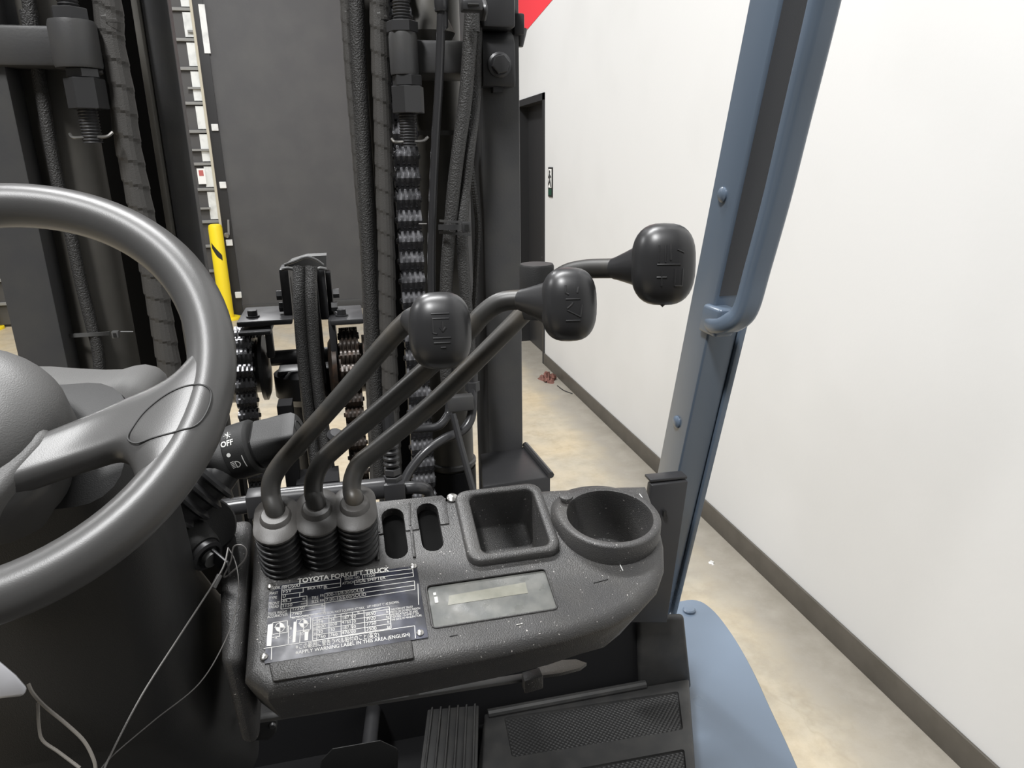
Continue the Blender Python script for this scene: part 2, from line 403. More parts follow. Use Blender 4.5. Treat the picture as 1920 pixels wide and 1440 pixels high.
# ================================================================== THE FORKLIFT
FL = thing('forklift', (-.1, .9, 0), 'black and blue-grey forklift truck seen from the driver seat, levers and mast ahead', 'forklift')
def part(name, parent=FL):
    o = bpy.data.objects.new(name, None); COL.objects.link(o); o.parent = parent; o.empty_display_size = .05
    return o
def group(name, loc, parent=FL):
    o = part(name, parent); WL[o.name] = V(loc); o.location = V(loc)-WL[parent.name]; return o

# ------------------------------------------------------------ mast rails
mast = MB(); mast.box(.236, .301, 1.2, 1.32, .15, 3.2); mast_r = mast.build('mast_rail', M['mast'], FL, bevel=.003)
MB().box(-.498, -.432, 1.2, 1.32, .15, 3.2).build('mast_rail', M['mast'], FL, bevel=.003)
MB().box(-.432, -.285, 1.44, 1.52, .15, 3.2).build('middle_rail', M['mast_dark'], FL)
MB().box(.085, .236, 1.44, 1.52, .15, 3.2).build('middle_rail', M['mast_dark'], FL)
MB().box(.034, .064, 1.30, 1.42, .2, 3.2).build('inner_rail', M['mast'], FL, bevel=.002)
MB().box(.064, .076, 1.285, 1.42, .2, 3.2).build('inner_rail_edge', M['cylinder'], FL, bevel=.002)
MB().box(-.266, -.228, 1.30, 1.33, .2, 3.2).build('inner_rail', M['mast'], FL, bevel=.002)
MB().box(-.277, -.268, 1.285, 1.42, .2, 3.2).build('inner_rail_edge', M['cylinder'], FL, bevel=.002)
# lift cylinders with collars
for x, r in ((.187, .046), (-.4035, .0495)):
    yc_ = 1.36 if x > 0 else 1.29
    c = MB().lathe([(r, 0), (r, 2.3)], (x, yc_, .6), (0, 0, 1), 32).build('lift_cylinder', M['cylinder'], FL)
    MB().lathe([(r+.001, 0), (r+.005, .002), (r+.005, .010), (r+.001, .012)], (x, yc_, 1.345), (0, 0, 1), 32).build('cylinder_collar', M['mast'], c)
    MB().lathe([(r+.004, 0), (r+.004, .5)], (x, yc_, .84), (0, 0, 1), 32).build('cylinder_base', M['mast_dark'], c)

def stud(mb, o, r, h, pitch=.0042):
    n = int(h/pitch); prof = []
    for i in range(n): prof += [(r, i*pitch), (r*.86, (i+.5)*pitch)]
    prof.append((r*.9, n*pitch)); mb.lathe(prof, o, (0, 0, 1), 16)
def cotter(name, c, l, parent):
    m = MB(); m.tube(spline([c+V((-l, 0, .004)), c+V((-l*.8, -.004, -.001)), c, c+V((l*.8, -.004, 0)), c+V((l*1.15, -.002, .006))], 4), .0022, 6)
    m.build(name, M['rivet'], parent)
def anchor(px, ys, Y, rb):
    """chain anchor: ys = pixel rows of (top nut top, top nut bottom, boss bottom, lock nut bottom, long nut bottom, stud bottom)"""
    zt = [P(px, y, Y=Y).z for y in ys]; x = P(px, (ys[0]+ys[-1])/2, Y=Y).x
    g = group('chain_anchor', (x, Y, zt[-1]))
    m = MB(); stud(m, V((x, Y, zt[0])), .0135, .12); m.build('anchor_stud', M['steel'], g); m = MB(); stud(m, V((x, Y, zt[5])), .0135, zt[4]-zt[5]+.004); m.build('anchor_stud', M['steel'], g)
    m = MB(); m.hexa((x, Y, zt[1]), (0, 0, 1), .0235, zt[0]-zt[1], .08, .35); m.build('top_nut', M['steel'], g, smooth=25)
    m = MB(); m.lathe([(rb*.96, 0), (rb, .004), (rb, zt[1]-zt[2]-.006), (rb*.94, zt[1]-zt[2])], (x, Y, zt[2]), (0, 0, 1), 28); m.build('boss', M['mast'], g)
    m = MB(); m.hexa((x+.003, Y, zt[3]), (0, 0, 1), .0225, zt[2]-zt[3], .08, .2); m.build('lock_nut', M['steel'], g, smooth=25)
    m = MB(); m.hexa((x+.003, Y, zt[4]), (0, 0, 1), .0255, zt[3]-zt[4], .06, .75); m.build('long_nut', M['steel'], g, smooth=25)
    cotter('cotter_pin', V((x, Y-.006, zt[5]+.008)), .026, g)
    return g, x, zt
ga, xa, za = anchor(760, (40, 62, 141, 162, 213, 275), 1.175, .0215)
gb, xb, zb = anchor(152, (16, 40, 129, 147, 205, 268), 1.175, .030)
# arms carrying the bosses to the cylinders
m = MB(); m.box(xa, .225, 1.19, 1.30, za[2]+.004, P(850, 75, Y=1.19).z); m.build('anchor_arm', M['mast'], FL, bevel=.006)
m = MB(); m.box(-.47, xb, 1.19, 1.30, zb[2]+.004, P(100, 47, Y=1.19).z); m.build('anchor_arm', M['mast'], FL, bevel=.006)
m = MB(); m.lathe([(.035, 0), (.045, .02), (.030, .05), (.030, .4)], (.165, 1.27, P(850, 75, Y=1.19).z), (0, 0, 1), 20); m.build('cylinder_rod', M['cylinder'], FL)
m = MB(); m.lathe([(.03, 0), (.03, .4)], (-.43, 1.27, P(60, 47, Y=1.19).z), (0, 0, 1), 20); m.build('cylinder_rod', M['mast'], FL)

# ------------------------------------------------------------ leaf chains
PITCH_C = .0345
def link_mesh(xs, wth, pitch, mname, pin=True):
    m = MB(); t = .0044
    prof = []
    r = .0175; wst = .0080
    for i in range(9): a = PI*i/8; prof.append((r*math.cos(a), pitch/2+r*math.sin(a)*.9))
    prof.append((-wst, 0))
    for i in range(9): a = PI+PI*i/8; prof.append((r*math.cos(a), -pitch/2+r*math.sin(a)*.9))
    prof.append((wst, 0))
    for x in xs: m.prism(prof, V((0, 0, 0)), V((0, 1, 0)), V((0, 0, 1)), V((1, 0, 0)), x-t/2, x+t/2)
    m.box(-wth/2+.006, wth/2-.006, -.006, .006, -pitch/2, pitch/2)
    if pin: m.lathe([(.004, 0), (.0052, .0015), (.0052, wth-.0015), (.004, wth)], (-wth/2, 0, pitch/2), (1, 0, 0), 8)
    return m
NP = 9; sp = .0045
xA = [(i-(NP-1)/2)*sp for i in range(0, NP, 2)]; xB = [(i-(NP-1)/2)*sp for i in range(1, NP, 2)]
protoA = protoB = None
def chain(name, pts, mname):
    """pts: list of (centre, tilt about X) one per link"""
    g = group(name, pts[-1][0])
    for i, (c, rx) in enumerate(pts):
        key = (mname, i % 2)
        if key not in CH:
            o = link_mesh(xA if i % 2 else xB, NP*sp+.007, PITCH_C, mname).build('chain_link', M[mname], g)
            CH[key] = (o.data, WL[o.name].copy()); bpy.data.objects.remove(o, do_unlink=True)
        me, off = CH[key]
        o = bpy.data.objects.new('chain_link', me); COL.objects.link(o)
        o.parent = g; o.rotation_euler = (rx, 0, 0)
        o.location = V(c)+Matrix.Rotation(rx, 3, 'X') @ off-WL[g.name]
    return g
CH = {}
xc = P(768, 420, Y=1.235).x
z0, z1 = 2.25, 1.20
chain('lift_chain', [(V((xc, 1.24, z0-i*PITCH_C)), 0) for i in range(int((z0-z1)/PITCH_C))], 'chain')

# ------------------------------------------------------------ hoses on the mast
def wrapped(name, pts, r, pitch=.034, m='wrap', k=28, amp=.10):
    pts = [V(p) for p in pts]; pts = [pts[0]+V((0, .0, .85))]+pts
    path = spline(pts, k); n = 18
    L = [0]
    for i in range(1, len(path)): L.append(L[-1]+(path[i]-path[i-1]).length)
    # resample evenly
    N = max(8, int(L[-1]/pitch*9)); res = []; j = 0
    for i in range(N+1):
        s = L[-1]*i/N
        while j < len(L)-2 and L[j+1] < s: j += 1
        res.append(path[j].lerp(path[j+1], (s-L[j])/max(1e-9, L[j+1]-L[j])))
    st = L[-1]/N
    fr = lambda i, th: 1+amp*(((i*st/pitch+th) % 1.0)-.5)
    return MB().tube(res, r, n, True, fr).build(name, M[m], FL, smooth=14)
def hose(name, pxs, Y, wpx, m='hose', n=14, parent=FL, k=8):
    pts = []
    for q in pxs:
        y = q[2] if len(q) > 2 else Y
        pts.append(P(q[0], q[1], Y=y))
    r = wpx*pts[0].y/1.0/FPX/2*1.02
    if parent is FL and pxs[0][1] < 0: pts = [pts[0]+V((0, 0, .85))]+pts
    return MB().tube(spline(pts, k), r, n).build(name, M[m], parent)
wrapped('wrapped_hose', [P(x, y, Y=1.20) for x, y in ((192, -60), (198, 0), (211, 90), (228, 180), (240, 270), (256, 350), (272, 430), (286, 510), (303, 600), (318, 690), (335, 790), (350, 880))], .0175)
wrapped('wrapped_hose', [P(x, y, Y=1.22) for x, y in ((707, -60), (710, 0), (713, 100), (717, 200), (721, 350), (725, 480), (727, 600), (731, 700), (735, 800), (740, 900))], .0145)
wrapped('wrapped_hose', [P(x, y, Y=1.26) for x, y in ((644, -60), (647, 0), (653, 90), (660, 180), (668, 270), (675, 360), (684, 460), (690, 600), (696, 750), (702, 900))], .0085, pitch=.028)
MB().tube(spline([P(x, y, Y=1.25) for x, y in ((666, -60), (668, 0), (673, 120), (680, 260), (686, 380), (692, 500), (700, 650), (708, 800), (714, 920))], 5), .0125, 14).build('braided_hose', M['hose'], FL)
hose('supply_hose', [(884, -50), (884, 20), (880, 90), (873, 180), (861, 270), (851, 350), (845, 420), (839, 490), (836, 560), (834, 640), (838, 720)], 1.14, 24)
hose('supply_hose', [(893, 40, 1.17), (892, 120, 1.17), (889, 200, 1.16), (880, 280, 1.15), (872, 350, 1.15), (867, 420), (868, 480), (873, 550), (879, 620), (883, 700)], 1.14, 21)
g = hose('supply_pipe', [(829, -40), (828, 0), (826, 80), (823, 160), (818, 240), (814, 320), (811, 400), (809, 480), (810, 560), (814, 640)], 1.15, 15, 'pipe')
MB().lathe([(.0095, 0), (.0105, .003), (.0105, .018), (.009, .021)], P(828, 22, Y=1.15), (0, 0, 1), 14).build('ferrule', M['pipe'], g)
# corrugated conduit
pp = spline([P(x, y, Y=1.19) for x, y in ((878, 240), (884, 310), (892, 380), (896, 430), (893, 510), (889, 590), (886, 680))], 26)
MB().tube(pp, [.0052 if i % 2 else .0043 for i in range(len(pp))], 8).build('corrugated_conduit', M['hose'], FL)
# thin hose on the left cylinder + tie
hose('sensor_hose', [(46, -40), (50, 20), (70, 130), (88, 230), (108, 340), (133, 440), (152, 530), (172, 610), (184, 660), (190, 740), (205, 840)], 1.225, 19)
def strap(name, px0, px1, py, Y, hpx, m, parent=FL, slope=0.0, buckle=None):
    n = 14; v0 = []; v1 = []
    for i in range(n+1):
        f = i/n; x = px0+(px1-px0)*f; bulge = -.03*math.sin(PI*f)*abs(px1-px0)/90*.6
        a = P(x, py+slope*(x-px0)-hpx/2, Y=Y+bulge); b = P(x, py+slope*(x-px0)+hpx/2, Y=Y+bulge)
        v0 += [a, b]; v1 += [a+V((0, .0025, 0)), b+V((0, .0025, 0))]
    m_ = MB(); loops = [[v0[2*i], v0[2*i+1], v1[2*i+1], v1[2*i]] for i in range(n+1)]
    m_.loft(loops); o = m_.build(name, M[m], parent)
    if buckle:
        bx, by, bw, bh = buckle; c = P(bx, by, Y=Y-.035)
        k = c.y/FPX
        f = MB(); f.obox(c, (bw*k/2, 0, 0), (0, .005, 0), (0, 0, bh*k/2)); ob = f.build('tie_head', M[m], o, bevel=.0015)
        MB().obox(c+V((0, -.0052, 0)), (bw*k*.22, 0, 0), (0, .0006, 0), (0, 0, bh*k*.28)).build('tie_slot', M['ink'], o, smooth=0)
    return o
strap('cable_tie', 822, 883, 426, 1.12, 10, 'steel', buckle=(874, 426, 16, 19))
strap('cable_clamp', 824, 883, 414, 1.125, 4.5, 'mast', slope=.07)
strap('cable_clamp', 824, 883, 436, 1.125, 4.5, 'mast', slope=.07)
strap('cable_tie', 128, 205, 630, 1.23, 7, 'edge', slope=-.06, buckle=(217, 627, 11, 13))
MB().tube([P(226, 622, Y=1.24), P(250, 622, Y=1.24)], .0012, 6).build('tie_tail', M['edge'], FL)
strap('cylinder_band', 786, 885, 249, 1.31, 9, 'edge')
MB().tube([P(785, 420, Y=1.2), P(800, 420, Y=1.2)], .0016, 6).build('tie_tail', M['rivet'], FL)
# hose clamp at the top
c = P(884, 12, Y=1.10); k = c.y/FPX
cl = MB().obox(c, (17*k, 0, 0), (0, .012, 0), (0, 0, 8*k)).build('hose_clamp', M['steel'], FL, bevel=.002)
MB().tube([c+V((-.008, -.013, 0)), c+V((.008, -.013, 0))], .0022, 6).build('clamp_slot', M['ink'], cl)
MB().tube(spline([P(906, 0, Y=1.11), P(910, 18, Y=1.10), P(907, 36, Y=1.11)], 5), .004, 8).build('clamp_hook', M['steel'], cl)

# ------------------------------------------------------------ right mast bracket
def pxbox(mb, x0, y0, x1, y1, Y0, Y1):
    ym, xm = (y0+y1)/2, (x0+x1)/2
    return mb.box(P(x0, ym, Y=Y0).x, P(x1, ym, Y=Y0).x, Y0, Y1, P(xm, y1, Y=Y0).z, P(xm, y0, Y=Y0).z)
m = MB(); pxbox(m, 905, -40, 966, 51, 1.15, 1.2); br = m.build('mast_bracket', M['paint'], FL, bevel=.004)
m = MB(); a, b = P(905, 110, Y=1.165).x, P(966, 110, Y=1.165).x; zt, zb_ = P(935, 56, Y=1.165).z, P(935, 162, Y=1.165).z
prof = [(1.195, zt), (1.185, zt), (1.174, zt-.006), (1.167, zt-.016), (1.165, zt-.03), (1.165, zb_+.008), (1.168, zb_), (1.195, zb_)]
m.loft([[V((x, y, z)) for y, z in prof] for x in (a, b)]); m.build('cover_plate', M['paint'], br, bevel=.0015)
m = MB(); c = P(936, 122, Y=1.165)
m.lathe([(.0185, 0), (.0185, .004), (.015, .006)], c, (0, -1, 0), 20); m.hexa(c+V((0, -.006, 0)), (0, -1, 0), .0145, .009, .1, .2); m.build('flange_bolt', M['steel'], br, smooth=25)
m = MB(); pxbox(m, 964, 24, 984, 65, 1.19, 1.24); m.build('stop_block', M['paint'], br, bevel=.003)
m = MB(); m.lathe([(.006, 0), (.013, .026)], P(974, 88, Y=1.21), (0, 0, 1), 10); m.build('grease_nipple', M['steel'], br)
m = MB(); pxbox(m, 925, 161, 944, 173, 1.175, 1.195); m.build('lower_tab', M['paint'], br)

# ------------------------------------------------------------ carriage hose guide in the middle
YC = 1.60
car = group('hose_guide', P(570, 620, Y=YC))
for x0, x1 in ((528, 545), (598, 613)): pxbox(MB(), x0, 505, x1, 600, YC-.02, YC+.06).build('guide_side_plate', M['paint'], car, bevel=.002)
pts = [P(x, y, Y=YC-.03) for x, y in ((528, 506), (540, 503), (560, 507), (585, 508), (600, 503), (612, 505))]
MB().tube(spline(pts, 5), .0035, 8).build('retainer_wire', M['edge'], car)
pts = [P(x, y, Y=YC-.01) for x, y in ((533, 497), (555, 489), (574, 482), (592, 487), (606, 497))]
MB().tube(spline(pts, 5), .003, 8).build('retainer_wire', M['edge'], car)
m = MB(); pl = [P(x, y, Y=YC+.02) for x, y in ((533, 500), (545, 490), (574, 481), (612, 479), (612, 500))]
m.loft([pl, [q+V((0, .05, 0)) for q in pl]]); m.build('guide_cap', M['edge'], car, smooth=20)
for x, y in ((531, 553), (624, 550), (536, 575), (621, 575)):
    m = MB(); m.hexa(P(x, y, Y=YC), (-1 if x < 570 else 1, 0, 0), .011, .014, .1); m.build('guide_bolt', M['paint'], car, smooth=25)
for x0, y0, x1, y1 in ((536, 520, 548, 600), (612, 510, 624, 612)): pxbox(MB(), x0, y0, x1, y1, YC+.01, YC+.05).build('guide_post', M['mast_dark'], car, bevel=.003)
for pxs, w_ in (((561, 500, 1.57), (561, 560, 1.55), (566, 640, 1.54), (573, 720, 1.53), (582, 800, 1.52), (592, 880, 1.5), (600, 960, 1.48)), 22), (((583, 500, 1.57), (583, 560, 1.55), (588, 640, 1.54), (596, 720, 1.53), (606, 800, 1.52), (617, 880, 1.5), (628, 960, 1.48)), 22):
    h = hose('braided_hose', pxs, YC, w_, 'hose', 16, car)
m = MB(); pxbox(m, 595, 510, 603, 720, YC-.04, YC); m.build('guide_strip', M['paint'], car, bevel=.002)
# mounting plates with bolts
for (x0, x1, y, bx, by) in ((443, 548, 604, 476, 600), (619, 682, 601, 641, 586)):
    m = MB(); a, b = P(x0, y, Y=YC-.06), P(x1, y, Y=YC-.06)
    m.box(a.x, b.x, YC-.06, YC+.10, a.z-.012, a.z); pl = m.build('mount_plate', M['paint'], car, bevel=.003)
    m = MB(); q = P(bx, by+8, Y=YC-.02); m.lathe([(.014, 0), (.014, .004)], (q.x, q.y, a.z), (0, 0, 1), 14); m.hexa((q.x, q.y, a.z+.004), (0, 0, 1), .011, .012); m.build('plate_bolt', M['paint'], car, smooth=25)
m = MB(); pxbox(m, 498, 612, 512, 672, YC-.05, YC-.03); pxbox(m, 446, 622, 508, 630, YC-.08, YC+.02); m.build('mount_leg', M['paint'], car, bevel=.003)
m = MB(); pxbox(m, 619, 600, 632, 690, YC-.05, YC+.03); m.build('mount_leg', M['paint'], car, bevel=.003)
# pulleys, shaft, cylinder head, post
for x, xw in ((466, 38), (658, 38)):
    q = P(x, 690, Y=YC); hw = xw*q.y/FPX/2+.006
    m = MB(); m.lathe([(.020, -hw-.02), (.062, -hw-.018), (.074, -hw-.010), (.074, -hw), (.056, -hw), (.056, hw), (.074, hw), (.074, hw+.008), (.06, hw+.014), (.02, hw+.016)], (q.x, YC, q.z), (1, 0, 0), 32)
    m.build('chain_pulley', M['chain_brown'] if x > 600 else M['paint'], car)
    links = []; R_ = .074; n0 = 7
    for i in range(n0):
        a = PI/2*(1-i/(n0-1))*1.5-.0
        links.append((V((q.x, YC-R_*math.cos(a), q.z+R_*math.sin(a))), -a))
    for i in range(1, 15): links.append((V((q.x, YC-R_, q.z-i*PITCH_C)), 0))
    chain('carriage_chain', links, 'chain' if x < 600 else 'chain_brown')
q0, q1 = P(508, 672, Y=YC), P(630, 668, Y=YC)
MB().lathe([(.017, 0), (.017, (q1-q0).length)], q0, (1, 0, 0), 16).build('pulley_shaft', M['paint'], car)
m = MB(); c = P(575, 735, Y=YC+.03); m.lathe([(.05, -.02), (.068, 0), (.068, .05), (.05, .062), (.02, .066)], c, (0, 0, 1), 28); m.build('cylinder_head', M['paint'], car)
MB().box(P(520, 705, Y=YC).x, P(632, 705, Y=YC).x, YC-.01, YC+.06, P(570, 732, Y=YC).z, P(570, 690, Y=YC).z).build('head_block', M['paint'], car, bevel=.01)
MB().lathe([(.042, 0), (.042, 1.2)], (c.x, c.y, c.z-1.2), (0, 0, 1), 24).build('free_lift_cylinder', M['mast'], car)
m = MB(); m.hexa(P(640, 840, Y=1.5), (0, 0, 1), .018, .02); m.lathe([(.016, 0), (.019, .012), (.012, .02)], P(628, 822, Y=1.5), (.2, -.5, 1), 12); m.build('pipe_cap', M['paint'], car)
m = MB(); pxbox(m, 440, 880, 462, 1010, 1.45, 1.5); pxbox(m, 533, 760, 560, 1000, 1.45, 1.5); m.build('carriage_bar', M['mast_dark'], car)
m = MB(); pxbox(m, 560, 905, 640, 1000, 1.42, 1.5); m.build('carriage_bar', M['mast_dark'], car)

# ------------------------------------------------------------ hydraulic pipes behind the console
YP = .95
hp = group('tilt_pipe', P(600, 930, Y=YP))
MB().tube([P(380, 958, Y=YP), P(470, 945, Y=YP)], .0125, 18).build('pipe_end', M['pipe'], hp)
MB().tube([P(500, 938, Y=YP), P(722, 915, Y=YP)], .0155, 20).build('pipe_body', M['pipe'], hp)
c = P(485, 942, Y=YP); MB().obox(c, (.0145, 0, 0), (0, .016, 0), (0, 0, .0165)).build('pipe_block', M['paint'], hp, bevel=.002)
c = P(739, 921, Y=YP); MB().obox(c, (.015, 0, 0), (0, .016, 0), (0, 0, .018)).build('pipe_block', M['paint'], hp, bevel=.002)
MB().tube(spline([P(757, 915, Y=YP), P(785, 914, Y=YP), P(800, 920, Y=YP+.02), P(806, 945, Y=YP+.03)], 5), .0095, 14).build('pipe_elbow', M['pipe'], hp)
m = MB(); b = P(737, 905, Y=YP)
m.hexa(b, (0, 0, 1), .0135, .012, .1, .3); m.hexa(b+V((0, 0, .014)), (0, 0, 1), .0125, .010, .1, .1)
m.build('pipe_nut', M['steel'], hp, smooth=25)
m = MB(); prof = []
for i in range(5): prof += [(.0085, i*.009), (.0118, i*.009+.003), (.0118, i*.009+.006), (.0085, i*.009+.0088)]
m.lathe(prof, b+V((0, 0, .026)), (0, 0, 1), 16); m.build('pipe_bellows', M['rubber'], hp)
MB().tube([b+V((0, 0, .06)), b+V((0, .02, .11))], .009, 10).build('riser_pipe', M['mast_dark'], hp)
MB().tube(spline([P(760, 806, Y=1.12), P(800, 803, Y=1.12), P(822, 799, Y=1.12), P(836, 784, Y=1.13), P(842, 765, Y=1.14), P(844, 690, Y=1.15)], 6), .007, 12).build('brake_pipe', M['pipe'], FL)
MB().tube(spline([P(755, 910, Y=1.06), P(770, 880, Y=1.07), P(800, 845, Y=1.08), P(835, 822, Y=1.09), P(866, 808, Y=1.10), P(882, 786, Y=1.11), P(886, 755, Y=1.12), P(886, 715, Y=1.13)], 6), .008, 12).build('brake_pipe', M['pipe'], FL)
m = MB(); pxbox(m, 842, 744, 889, 772, 1.10, 1.12); m.build('pipe_clip', M['mast'], FL, bevel=.003)
m = MB(); m.hexa(P(886, 733, Y=1.13), (0, 0, 1), .0125, .018, .12, .3); m.build('pipe_fitting', M['steel'], FL, smooth=25)
m = MB(); m.lathe([(.010, 0), (.0105, .02), (.0105, .04)], P(885, 714, Y=1.13), (0, 0, 1), 14); m.build('hose_ferrule', M['pipe'], FL)
MB().tube([P(849, 776, Y=1.08), P(868, 850, Y=1.06), P(892, 935, Y=1.03)], .0055, 8).build('stay_rod', M['pipe'], FL)
# frame shoulder at the foot of the right rail
m = MB(); zt = P(1000, 892, Y=1.08).z
pl = [P(x, y, Z=zt) for x, y in ((905, 912), (1033, 893), (985, 836), (900, 850))]
m.loft([[q+V((0, 0, -.13)) for q in pl], pl]); sh = m.build('frame_shoulder', M['paint'], FL, bevel=.004)
m = MB(); m.tube([pl[1]+V((0, 0, .002)), pl[2]+V((0, 0, .002))], .006, 8); m.build('shoulder_edge', M['steel'], sh)

# ================================================================== CONSOLE
TAU = rad(20)
KO = CAM+ray(1136, 975)*.77
KU, KV, KN = V((1, 0, 0)), V((0, math.cos(TAU), math.sin(TAU))), V((0, -math.sin(TAU), math.cos(TAU)))
def K(u, v, n=0.0): return KO+KU*u+KV*v+KN*n
def KP(px, py, n=0.0):
    q = PP(px, py, KO+KN*n, KN)-KO; return q.dot(KU), q.dot(KV)
def K2(px, py, n=0.0): return K(*KP(px, py, n), n)
con = group('console', K(-.15, 0, -.08))
out0 = [(.0665, .046), (.064, .02), (.060, -.01), (.053, -.04), (.042, -.068), (.024, -.092), (-.002, -.110), (-.035, -.121), (-.08, -.128), (-.14, -.132), (-.21, -.134), (-.29, -.135), (-.346, -.135), (-.366, -.115), (-.366, -.06), (-.366, 0), (-.366, .068), (-.30, .068), (-.245, .066), (-.16, .062), (-.06, .060), (-.01, .0555), (.035, .0515)]
def inset(poly, d):
    n = len(poly); o = []
    for i in range(n):
        a, b, c = V((*poly[i-1], 0)), V((*poly[i], 0)), V((*poly[(i+1) % n], 0))
        t = ((b-a).normalized()+(c-b).normalized()).normalized()
        nn = V((-t.y, t.x, 0))          # polygon runs clockwise
        o.append((b.x-nn.x*d, b.y-nn.y*d))
    return o
# orientation of out0: right side going to the front, clockwise seen from above -> inward is -normal
loops = []
Rr = .013
for i in range(7):
    a = PI/2*i/6
    d = Rr*(1-math.sin(a)); n = -Rr*(1-math.cos(a))
    loops.append([K(u, v, n) for u, v in inset(out0, d)])
low = []
for (u, v), q in zip(out0, loops[-1]):
    f = max(0, min(1, (.03-v)/.1)); sh = .055*f
    low.append(q+V((-.03*max(0, min(1, (u+.1)/.16)), sh*(.4+.6*min(1, max(0, (-u+.06)/.1))), -.068)))
loops.append(low)
body = MB().loft(loops).build('console_body', M['plastic'], con, smooth=40)
cut = []
def cutter(mb): cut.append(mb.build('cutter', None, None, smooth=0))
def obround(u, v0, v1, r, k=8):
    o = []
    for i in range(k+1): a = PI*i/k; o.append((u+r*math.cos(a), v1-r+r*math.sin(a)))
    for i in range(k+1): a = PI+PI*i/k; o.append((u+r*math.cos(a), v0+r+r*math.sin(a)))
    return o
s1 = [KP(735, 955), KP(745, 1048)]; s2 = [KP(802, 945), KP(810, 1034)]
SL = [(-.2255, -.0145, .0528, .0115), (-.1885, -.0110, .0543, .0112)]
for u, v0, v1, r in SL: cutter(MB().prism(obround(u, v0, v1, r), KO, KU, KV, KN, -.06, .05))
cutter(MB().prism(rrect(-.1435, -.0705, -.030, .0515, .008), KO, KU, KV, KN, -.052, .05))
cutter(MB().prism([(.048*math.cos(2*PI*i/32), -.006+.046*math.sin(2*PI*i/32)) for i in range(32)], KO, KU, KV, KN, -.075, .05))
dq = [KP(*p) for p in ((805, 1093), (1020, 1065), (1040, 1141), (806, 1171))]
du0, du1, dv0, dv1 = -.2025, -.0825, -.0995, -.0515
cutter(MB().prism(rrect(du0, du1, dv0, dv1, .004, 3), KO, KU, KV, KN, -.006, .03))
boolean_cut(body, cut)
# black fill, the shade inside the open slots put in as colour
for u, v0, v1, r in SL: MB().prism(obround(u, v0, v1, r+.0005), KO, KU, KV, KN, -.055, -.009).build('slot_shade_fill', M['void'], con, smooth=0)
# notched cover plate around the slots
pl = [(-.2445, .0195), (-.2370, .0195)]
for i in range(9): a = PI-PI*i/8; pl.append((SL[0][0]+.0115*math.cos(a), SL[0][2]-.0115+.0115*math.sin(a)))
pl += [(-.2140, .0195), (-.2000, .0195)]
for i in range(9): a = PI-PI*i/8; pl.append((SL[1][0]+.0112*math.cos(a), SL[1][2]-.0112+.0112*math.sin(a)))
pl += [(-.1773, .022), (-.168, .022), (-.1665, .058), (-.170, .0635), (-.2445, .0650)]
MB().prism(pl[::-1], KO, KU, KV, KN, -.0005, .0016).build('slot_cover_plate', M['plastic'], con, bevel=.0005)
for (p0, p1) in (((768, 945), (769, 988)), ((771, 990), (777, 1046)), ((704, 950), (711, 1000)), ((708, 1005), (709, 1052))):
    a, b = K2(*p0), K2(*p1); MB().tube([a+KN*.001, b+KN*.001], .0016, 8).build('molded_rib', M['plastic'], con)
# storage tray
def kl(poly, n): return [K(u, v, n) for u, v in poly]
to = rrect(-.1575, -.0610, -.0385, .0605, .014)
ti = rrect(-.1425, -.0715, -.0290, .0505, .008)
def shrink(poly, d):
    cx = sum(p[0] for p in poly)/len(poly); cy = sum(p[1] for p in poly)/len(poly)
    return [(p[0]+(-d if p[0] > cx else d), p[1]+(-d if p[1] > cy else d)) for p in poly]
MB().loft([kl(to, -.001), kl(to, .007), kl(shrink(to, .0015), .0088), kl(shrink(to, .004), .0094), kl(shrink(ti, -.002), .0092), kl(shrink(ti, -.0005), .008), kl(ti, .006), kl(shrink(ti, .003), -.040), kl(shrink(ti, .006), -.043)], cap0=False).build('storage_tray', M['plastic'], con, smooth=50)
# drink holder
CT = rad(8); CV, CN = V((0, math.cos(CT), math.sin(CT))), V((0, -math.sin(CT), math.cos(CT)))
cc = K(.0005, -.0055, .0125)
def circ(o, vx, r, n=48, lobe=0.0):
    l = []
    for i in range(n):
        a = 2*PI*i/n; k = r+lobe*max(0, math.cos(a-rad(140)))**6
        l.append(o+KU*(k*math.cos(a))+vx*(k*math.sin(a)))
    return l
MB().loft([circ(K(.0005, -.004, -.002), KV, .0575, lobe=.008), circ(cc+CN*-.0012, CV, .0545, lobe=.007), circ(cc+CN*.001, CV, .0530, lobe=.006), circ(cc+CN*.0018, CV, .0505, lobe=.004), circ(cc+CN*.001, CV, .0462), circ(cc+CN*-.003, CV, .0448), circ(cc-CN*.06, CV, .0415), circ(cc-CN*.063, CV, .038)], cap0=False).build('cup_holder', M['plastic'], con, smooth=50)
q = K2(1061, 932, .012); MB().lathe([(.0078, 0), (.0075, .002), (.004, .0028)], q, CN, 16).build('cup_holder_screw', M['plastic'], con)
q = K2(1061, 932, .0145); MB().lathe([(.0016, 0), (.0012, .0006)], q, CN, 8).build('screw_recess', M['ink'], con)
q = K2(848, 934, .0); MB().lathe([(.006, -.001), (.006, .0015), (.003, .0035)], q, KN, 14).build('console_screw', M['rivet'], con)
